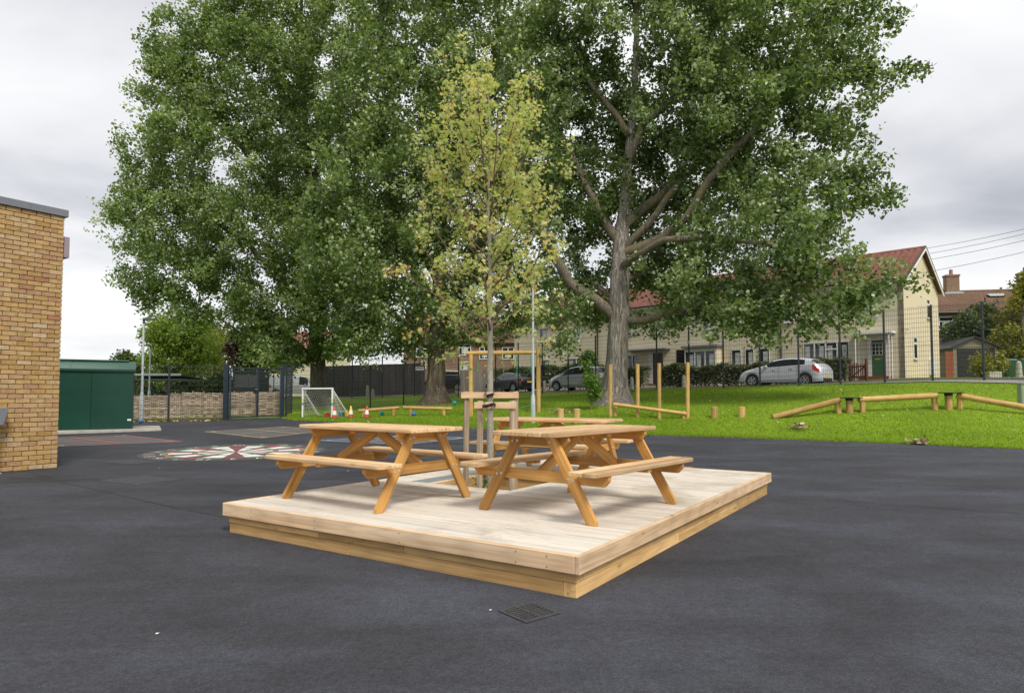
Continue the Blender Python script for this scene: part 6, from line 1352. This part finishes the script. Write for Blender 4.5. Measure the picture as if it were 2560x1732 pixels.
# ------------------------------------------------------------------ cars
def car(name, label, pos, rz, L, W, Hh, paintm, prof, belt, cabin, hatch=True, wb=(.185, .815), wr=.315, group='cars parked along the street', rear_light=(.905, .975), sil=.22):
    o = empty(name, pos, rz, label, 'car', group); P = lambda tab, x: float(np.interp(x, [q[0] for q in tab], [q[1] for q in tab]))
    ax_ = [wb[0] * L, wb[1] * L]; ar = wr + .055
    xs_ = sorted(set([round(v, 4) for v in np.concatenate([np.linspace(0, .06, 6), np.linspace(.06, .94, 50), np.linspace(.94, 1, 6)]) * L] + [round(a + ar * c, 4) for a in ax_ for c in (-1, -.99, -.95, -.85, -.7, -.5, -.25, 0, .25, .5, .7, .85, .95, .99, 1)]))
    def zbot(x):
        z = sil + .04 * max(0, abs(x / L - .5) - .42) * 10
        for a in ax_:
            if abs(x - a) < ar: z = max(z, wr + math.sqrt(max(0, ar * ar - (x - a) ** 2)) - .005)
        return z
    S = []
    for x in xs_:
        f = x / L; w = W / 2 * (1 - .22 * max(0, (.10 - f) / .10) ** 2 - .13 * max(0, (f - .92) / .08) ** 2); zt = P(prof, f) * Hh; zb = min(P(belt, f) * Hh, zt - .02); z0 = min(zbot(x), zb - .06); gl = max(0, zt - zb); tum = .30 * gl
        lev = [z0 + (zb - z0) * q for q in (0, .18, .42, .68, .88, 1.0)]; wid = [w * q for q in (.955, .99, 1.0, .995, .98, .955)]
        zr = zt - min(.09, gl * .35); we = max(.25, w * .945 - tum); row = [(wid[k], lev[k]) for k in range(6)] + [(w * .945, zb + min(.015, gl * .2)), (we, zr), (we - .07, zt - min(.03, gl * .2)), (we * .5, zt - .004), (0, zt)]; S.append(row)
    nj = len(S[0]); ids = {}; body = MB(); glassL = {}; 
    def vert(mb, cache, i, j, sgn):
        k = (i, j, sgn if S[i][j][0] > 0 else 1)
        if k not in cache: cache[k] = len(mb.v); y, z = S[i][j]; mb.v.append((L / 2 - xs_[i], sgn * y, z))
        return cache[k]
    parts = {}
    for i in range(len(xs_) - 1):
        fm = (xs_[i] + xs_[i + 1]) / 2 / L; gl = min(S[i][7][1] - S[i][6][1], S[i + 1][7][1] - S[i + 1][6][1])
        for j in range(nj - 1):
            key = ('body', paintm)
            if j == 6 and gl > .10:
                for wi, (a, b) in enumerate(cabin['side']):
                    if a <= fm <= b: key = ('side_window%d' % wi, M['glass'])
                if key[0] == 'body' and cabin['side'][0][0] < fm < cabin['side'][-1][1]: key = ('pillar', M['trim'])
            if j >= 7 and cabin['screen'][0] < fm < cabin['screen'][1]: key = ('windscreen', M['glass'])
            if j >= 7 and cabin['rear'][0] < fm < cabin['rear'][1]: key = ('rear_window', M['glass'])
            if j in (3, 4) and rear_light[0] < fm < rear_light[1] : key = ('tail_light', M['taillight'])
            if j == 4 and .025 < fm < .11: key = ('headlight', M['headlight'])
            if j == 0 and key[0] == 'body': key = ('sill', M['trim'] if cabin.get('darksill') else paintm)
            for sgn in (1, -1):
                kk = key if key[0] in ('body', 'windscreen', 'rear_window') else (key[0], key[1], sgn)
                mb, cache = parts.setdefault(kk, (MB(), {})); q = [vert(mb, cache, i, j, sgn), vert(mb, cache, i + 1, j, sgn), vert(mb, cache, i + 1, j + 1, sgn), vert(mb, cache, i, j + 1, sgn)]; q = list(dict.fromkeys(q))
                if len(q) >= 3: mb.f.append(tuple(q if sgn > 0 else q[::-1]))
    mb, cache = parts[('body', paintm)]
    for i_ in (0, len(xs_) - 1):
        loop = [vert(mb, cache, i_, j, 1) for j in range(nj)] + [vert(mb, cache, i_, j, -1) for j in range(nj - 2, -1, -1)]; mb.f.append(tuple(loop))
    for k, (mb, cache) in parts.items(): nm = ''.join(c for c in k[0] if not c.isdigit()); mb.build(nm, k[1], o, smooth=True)
    MB().box((0, 0, .42), (L * .9, W * .78, .35)).build('underbody', M['black'], o)
    for a in ax_:
        for sgn in (1, -1):
            wy = sgn * (W / 2 - .115); w = MB().lathe([(wr * .62, -.10), (wr * .95, -.10), (wr, -.07), (wr, .07), (wr * .95, .10), (wr * .66, .095)], 28, axis='y').build('wheel', M['tyre'], o, Matrix.Translation((L / 2 - a, wy, wr)) @ Matrix.Scale(sgn, 4, (0, 1, 0)), smooth=True)
            MB().lathe([(.0005, -.02), (wr * .66, -.02), (wr * .66, .0), (.0005, .0)], 24, axis='y').build('brake_disc', M['trim'], w)
            MB().lathe([(wr * .58, .06), (wr * .60, .095), (wr * .68, .097), (wr * .68, .0), (wr * .58, .0)], 28, axis='y').build('rim', M['alloy'], w, smooth=True); sp = MB()
            for k in range(10):
                an = math.radians(72 * (k // 2) + (13 if k % 2 else -13)); an2 = math.radians(72 * (k // 2) + (6 if k % 2 else -6)); sp.bar((.05 * math.cos(an2) * 1.2, .085, .05 * math.sin(an2) * 1.2), (wr * .62 * math.cos(an), .085, wr * .62 * math.sin(an)), .03, .03, (0, 1, 0))
            sp.lathe([(.0005, .10), (.055, .095), (.06, .05)], 14, axis='y'); sp.build('spokes', M['alloy'], w)
    for sgn in (1, -1):
        xm = L / 2 - (cabin['side'][0][0] + .045) * L; zb = P(belt, cabin['side'][0][0] + .04) * Hh; MB().box((xm, sgn * (W / 2 + .05), zb + .06), (.12, .17, .13)).build('mirror', paintm, o, bevel=.03)
        seam = MB()
        for f in cabin['seams']:
            pts = []
            for q in (0, .18, .42, .68, .88, 1.0): zb_ = P(belt, f) * Hh; z0 = sil + .05; pts.append((L / 2 - f * L, sgn * (W / 2 * {0: .955, .18: .99, .42: 1.0, .68: .995, .88: .98, 1.0: .955}[q] + .0005), z0 + (zb_ - z0) * q))
            seam.tube(pts, .004, 4)
        seam.build('door_seam', M['black'], o)
        for f in cabin['handles']: MB().box((L / 2 - f * L, sgn * (W / 2 + .004), P(belt, f) * Hh - .13), (.17, .03, .03)).build('door_handle', paintm, o, bevel=.008)
    MB().box((-L / 2 - .004, 0, .56 if hatch else .72), (.02, .52, .11)).build('number_plate', M['plate'], o); MB().box((L / 2 + .0, 0, .45), (.03, .52, .11)).build('number_plate', M['white'], o); MB().box((L / 2 - .02, 0, .33), (.06, W * .6, .14)).build('grille', M['trim'], o); MB().box((-L / 2 + .03, 0, .33), (.07, W * .7, .16)).build('rear_bumper_trim', M['trim'], o); 
    for sgn in (1, -1): MB().box((-L / 2 + .05, sgn * W * .36, .43), (.08, .22, .07)).build('reflector', M['taillight'], o, bevel=.01)
    return o
hprof = [(0, .36), (.015, .46), (.05, .53), (.12, .60), (.22, .675), (.27, .71), (.34, .80), (.42, .915), (.48, .965), (.56, .995), (.66, 1.0), (.76, .985), (.86, .95), (.92, .875), (.955, .76), (.985, .68), (1, .58)]
hbelt = [(0, .30), (.03, .40), (.12, .55), (.25, .645), (.5, .68), (.8, .725), (.92, .73), (1, .50)]
hcab = dict(side=[(.325, .50), (.515, .70), (.71, .815)], screen=(.275, .43), rear=(.885, .95), seams=(.30, .515, .73), handles=(.46, .665))
YAWS = math.atan2(E1.y, E1.x)
cp = Vector(G3(1962, 34.3)); car('parked_car', 'pale silver hatchback parked in front of the hedge and green door', cp + Vector((0, 0, .03)), YAWS, 4.32, 1.80, 1.47, M['carwhite'], hprof, hbelt, hcab)
mprof = [(0, .36), (.02, .46), (.08, .56), (.18, .65), (.24, .71), (.33, .84), (.42, .95), (.50, .99), (.62, 1.0), (.76, .985), (.87, .94), (.94, .82), (.98, .66), (1, .55)]
cp = Vector(G3(1452, 42.3)); car('parked_car', 'silver compact people carrier half hidden by the big poplar trunk', cp + Vector((0, 0, .03)), YAWS + .05, 4.25, 1.76, 1.58, M['carsilver'], mprof, [(0, .3), (.05, .42), (.2, .60), (.5, .64), (.9, .68), (1, .5)], dict(side=[(.27, .47), (.49, .68), (.70, .86)], screen=(.235, .41), rear=(.89, .96), seams=(.28, .48, .70), handles=(.44, .66)), wr=.30)
sprof = [(0, .38), (.02, .48), (.06, .56), (.20, .64), (.30, .70), (.38, .85), (.46, .97), (.54, 1.0), (.66, .985), (.74, .92), (.82, .76), (.86, .735), (.95, .72), (.985, .68), (1, .55)]
cp = Vector(G3(1276, 48.6)); car('parked_car', 'black saloon parked behind the rope frame', cp + Vector((0, 0, .03)), YAWS - .12, 4.5, 1.76, 1.42, M['carblack'], sprof, [(0, .32), (.05, .46), (.25, .62), (.5, .655), (.85, .68), (1, .5)], dict(side=[(.345, .53), (.55, .72)], screen=(.305, .45), rear=(.73, .82), seams=(.33, .54, .72), handles=(.49, .68)), hatch=False, rear_light=(.945, .99))
cp = Vector(G3(672, 68)); car('parked_car', 'distant silver car seen through the mesh gate', cp + Vector((0, 0, .35)), math.radians(160), 4.3, 1.78, 1.48, M['carwhite'], hprof, hbelt, hcab)
cp = Vector(G3(1110, 58)); car('parked_car', 'dark car partly hidden behind the dark poplar trunk', cp + Vector((0, 0, .25)), math.radians(175), 4.3, 1.76, 1.45, M['carblack'], hprof, hbelt, hcab)
# white van behind the goal
vp = Vector(G3(737, 62)); vprof = [(0, .25), (.02, .36), (.1, .46), (.16, .52), (.24, .80), (.30, .96), (.4, 1.0), (.9, 1.0), (.985, .97), (1, .9)]
car('parked_van', 'plain white van parked beyond the fence behind the goal', vp + Vector((0, 0, .05)), math.radians(10), 4.9, 1.9, 1.95, M['vanwhite'], vprof, [(0, .2), (.1, .42), (.2, .50), (.4, .55), (1, .55)], dict(side=[(.24, .40)], screen=(.165, .29), rear=(.995, .999), seams=(.42, .62), handles=(.40,)), group=None)

# ------------------------------------------------------------------ left background: boards, shelter, cabin, sign
pfence('black boarded fence along the lane behind the poplars', Vector(G3(775, 56)), Vector(G3(1062, 54)), 90, 2.6, M['darkfence'])
pfence('weathered grey board fence behind the rope frame post', Vector(G3(1150, 53)), Vector(G3(1246, 53.5)), 24, 1.9, M['greyfence'])
p = Vector(G3(400, 46)); o = empty('shelter', p, math.radians(-3), 'open shelter with corrugated grey roof beyond the hurdles', 'shelter'); V = []; Fq = []; nx = 80
for k in range(nx + 1):
    x = -2.6 + 4.45 * k / nx; w = .03 * math.sin(k * 1.6); V += [(x, -.6, 2.08 + w), (x, 3.0, 1.75 + w)]
for k in range(nx): Fq.append((2 * k, 2 * k + 2, 2 * k + 3, 2 * k + 1))
link('roof_sheet', np_mesh('roof_sheet', np.array(V), np.array(Fq), 4), M['steel'], o); MB().box((-.38, 1.2, 1.70), (4.2, 3.2, .1)).build('roof_frame', M['lampdark'], o); MB().box((-.38, -.62, 2.03), (4.45, .03, .16)).build('front_edge', M['steel'], o)
for x in (-2.2, .25): 
    MB().box((x, .5, .8), (.14, .14, 1.8)).build('post', M['fencepost'], o); MB().bar((x, .5, 1.2), (x + .55, .5, 1.68), .06, .06).build('brace', M['fencepost'], o)
p = Vector(G3(612, 45)); o = empty('site_cabin', p, math.radians(2), 'dark blue-grey cabin with wide window behind the gate', 'cabin'); MB().box((0, 1.2, 1.05), (1.75, 2.2, 2.2)).build('wall', M['fencepost'], o)
fr = MB()
for (a, b, c, d) in ((-.72, .72, 1.88, 1.94), (-.72, .72, 1.10, 1.16), (-.72, -.66, 1.16, 1.88), (.66, .72, 1.16, 1.88), (.12, .18, 1.16, 1.88)): fr.box(((a + b) / 2, .08, (c + d) / 2), (b - a, .05, d - c))
fr.build('window_frame', M['bayroof'], o); MB().box((0, .095, 1.52), (1.4, .012, .74)).build('pane', M['glass'], o); MB().box((0, 1.2, 2.19), (1.9, 2.4, .08)).build('roof', M['lampdark'], o)
p = Vector(G3(1049, 52)); o = empty('street_sign', p, 0, 'small white street name plate on a thin post beside the poplar', 'sign'); zs = at(1049, 921, 52).z - p.z; MB().box((0, 0, zs), (.66, .03, .26)).build('plate', M['white'], o); MB().tube([(0, .04, 0), (0, .04, zs + 1.4)], .03, 8).build('post', M['pipe'], o)
mb = MB(); r2 = random.Random(3)
for k in range(9): mb.box((-.26 + k * .065, -.017, zs + .02), (.035, .004, .10)); mb.box((-.26 + k * .065, -.018, zs + .05 - .05 * (k % 2)), (.05, .004, .03))
mb.build('lettering', M['pipe'], o)
p = Vector(G3(719, 50)); o = empty('notice_board', p, 0, 'blank white notice board on two posts behind the gate post', 'notice board'); zs = at(719, 943, 50).z - p.z; MB().box((0, 0, zs), (.42, .04, 1.0)).build('board', M['white'], o)
for x in (-.18, .18): MB().box((x, .04, zs / 2 - .1), (.05, .05, zs + .1)).build('post', M['bayroof'], o)

# ------------------------------------------------------------------ grass blades, fallen leaves, litter
n = 230000; X = rng.uniform(-10.4, 24, n); e_ = edge_y(X); t = rng.random(n) ** 1.9; Y = e_ + .02 + t * (34 - e_)
ok = (np.abs(X / Y) < .82) & (Y > e_); X, Y = X[ok], Y[ok]; n = len(X); Z = H(X, Y); hh = rng.uniform(.025, .06, n) * (1 + .5 * (rng.random(n) < .06)) ; a = rng.uniform(0, 6.28, n); w = rng.uniform(.006, .012, n) * (1 + (Y - 18) * .03); ln = rng.normal(0, .022, (n, 2))
V = np.stack([np.stack([X - np.cos(a) * w, Y - np.sin(a) * w, Z - .003], 1), np.stack([X + np.cos(a) * w, Y + np.sin(a) * w, Z - .003], 1), np.stack([X + ln[:, 0], Y + ln[:, 1], Z + hh], 1)], 1).reshape(-1, 3)
patch = .5 + .25 * np.sin(X * .9 + np.sin(Y * .7)) + .2 * np.sin(Y * 1.3 + X * .4); tint = np.clip(rng.beta(2.5, 2.5, n) * .8 + patch * .15, 0, 1); tint = np.where(rng.random(n) < .02, 1.0, np.minimum(tint, .9))
g = link('grass_blades', np_mesh('grass_blades', V, np.arange(3 * n).reshape(-1, 3), 3, {'tint': tint}), M['grassblade']); tag(g, 'short bright green grass of the sloping lawn', 'grass', kind='stuff')
n2 = 16000; X2 = rng.uniform(-10.2, 22, n2); Y2 = edge_y(X2) + rng.normal(0, .05, n2) + .015; Z2 = ramp(Y2) + .004; h2 = rng.uniform(.02, .07, n2); a2 = rng.uniform(0, 6.28, n2); w2 = rng.uniform(.006, .014, n2); l2 = rng.normal(0, .04, (n2, 2))
V2 = np.stack([np.stack([X2 - np.cos(a2) * w2, Y2 - np.sin(a2) * w2, Z2], 1), np.stack([X2 + np.cos(a2) * w2, Y2 + np.sin(a2) * w2, Z2], 1), np.stack([X2 + l2[:, 0], Y2 + l2[:, 1], Z2 + h2], 1)], 1).reshape(-1, 3)
tag(link('grass_fringe', np_mesh('grass_fringe', V2, np.arange(3 * n2).reshape(-1, 3), 3, {'tint': np.clip(rng.beta(2.5, 1.2, n2), 0, 1)}), M['grassblade']), 'ragged yellowish grass fringe along the tarmac edge', 'grass', kind='stuff')
def scatter(name, label, X, Y, size, mat, lift=.006, kind='stuff', zf=None, flat=.35):
    n = len(X); Z = (zf or H)(X, Y) + lift; C = np.stack([X, Y, Z + size * .12], 1); N = np.stack([rng.normal(0, flat, n), rng.normal(0, flat, n), np.ones(n)], 1); Vv, Fc, t = leaf_quads(C, N, unit(n), size * rng.uniform(.6, 1.4, n), .3, .8)
    return tag(link(name, np_mesh(name, Vv, Fc, 3, {'tint': t}), M[mat]), label, 'leaves', kind=kind)
k = 150; px = rng.uniform(305, 560, k); Yl = np.interp(px, [305, 560], [26.55, 27.4]) + rng.normal(0, .12, k); Xl = (px - 1280) / F_PX * Yl; sel = rng.random(k) < np.clip(1.1 - np.abs(px - 400) / 190, .12, 1)
scatter('fallen_leaves', 'yellow fallen leaves gathered along the foot of the mesh fence', Xl[sel], Yl[sel], .13, 'fallen', .008, zf=lambda x, y: ramp(y))
k = 30; Yl = rng.uniform(9, 26, k); Xl = rng.uniform(-.55, .1, k) * Yl; scatter('fallen_leaves', 'single fallen leaves scattered over the tarmac', Xl, Yl, .045, 'fallen', .008, zf=lambda x, y: ramp(y))
k = 650; Xl = rng.uniform(-9, 20, k); Yl = edge_y(Xl) + rng.random(k) * 10; scatter('fallen_leaves', 'pale fallen leaves scattered over the lawn', Xl, Yl, .075, 'deadleaf', .035)
def leafpile(px, py, Y, r_, n, label):
    p = gp(px, py, Y); o = empty('leaf_pile', p, 0, label, 'leaf pile'); C = np.stack([rng.normal(0, r_, n), rng.normal(0, r_ * .5, n), np.abs(rng.normal(.05, .05, n)) + .03], 1); Vv, Fc, t = leaf_quads(C, unit(n) + np.array((0, 0, .6)), unit(n), .11 * rng.uniform(.6, 1.4, n), .4, .8); link('dead_leaves', np_mesh('dead_leaves', Vv, Fc, 3, {'tint': t}), M['deadleaf'], o)
    mb = MB()
    for _ in range(5): mb.tube([(random.uniform(-r_, r_), random.uniform(-r_, r_) * .5, .03), (random.uniform(-r_, r_) * 1.3, random.uniform(-r_, r_) * .5, .12)], .008, 4)
    mb.build('twigs', M['twig'], o)
leafpile(1410, 1010, 25.6, .25, 60, 'brown dead twig and leaf pile between poplar and rope frame'); leafpile(1996, 1058, 19.9, .17, 45, 'pale dead leaves lying on the grass below the sloping log'); leafpile(2299, 1098, 17.6, .14, 40, 'pale dead leaves near the tarmac edge below the trail')
# crumpled bits on the tarmac
def scrap(p, s_, label, mat='white'):
    o = empty('litter_scrap', p, random.uniform(0, 3), label, 'litter'); mb = MB(); n = 7; vs = [(s_ * math.cos(k * .9) * random.uniform(.5, 1), s_ * math.sin(k * .9) * random.uniform(.5, 1), random.uniform(.002, s_ * .5)) for k in range(n)] + [(0, 0, s_ * .5)]
    mb.add(vs, [(k, (k + 1) % n, n) for k in range(n)]); mb.build('crumpled_paper', M[mat], o)
scrap(Vector((*rp(394, 1576), .006)), .014, 'tiny white paper scrap lying alone on the open tarmac'); scrap(Vector((*rp(1226, 1519), .006)), .012, 'tiny pale scrap beside the drain grate')
p = gp(2537, 1069, 17.9, .03); scrap(p, .05, 'white scrap lying on the grass bank near the picture edge')
p = Vector((*on_ramp(351, 1058), 0)); p.z = float(ramp(p.y)); o = empty('ball', p, 0, 'dark blue ball by the foot of the tall lamp column', 'ball'); MB().lathe([(max(.0005, .075 * math.sin(a)), .08 - .075 * math.cos(a)) for a in np.linspace(0, math.pi, 9)], 12).build('shell', M['blue'], o, smooth=True)
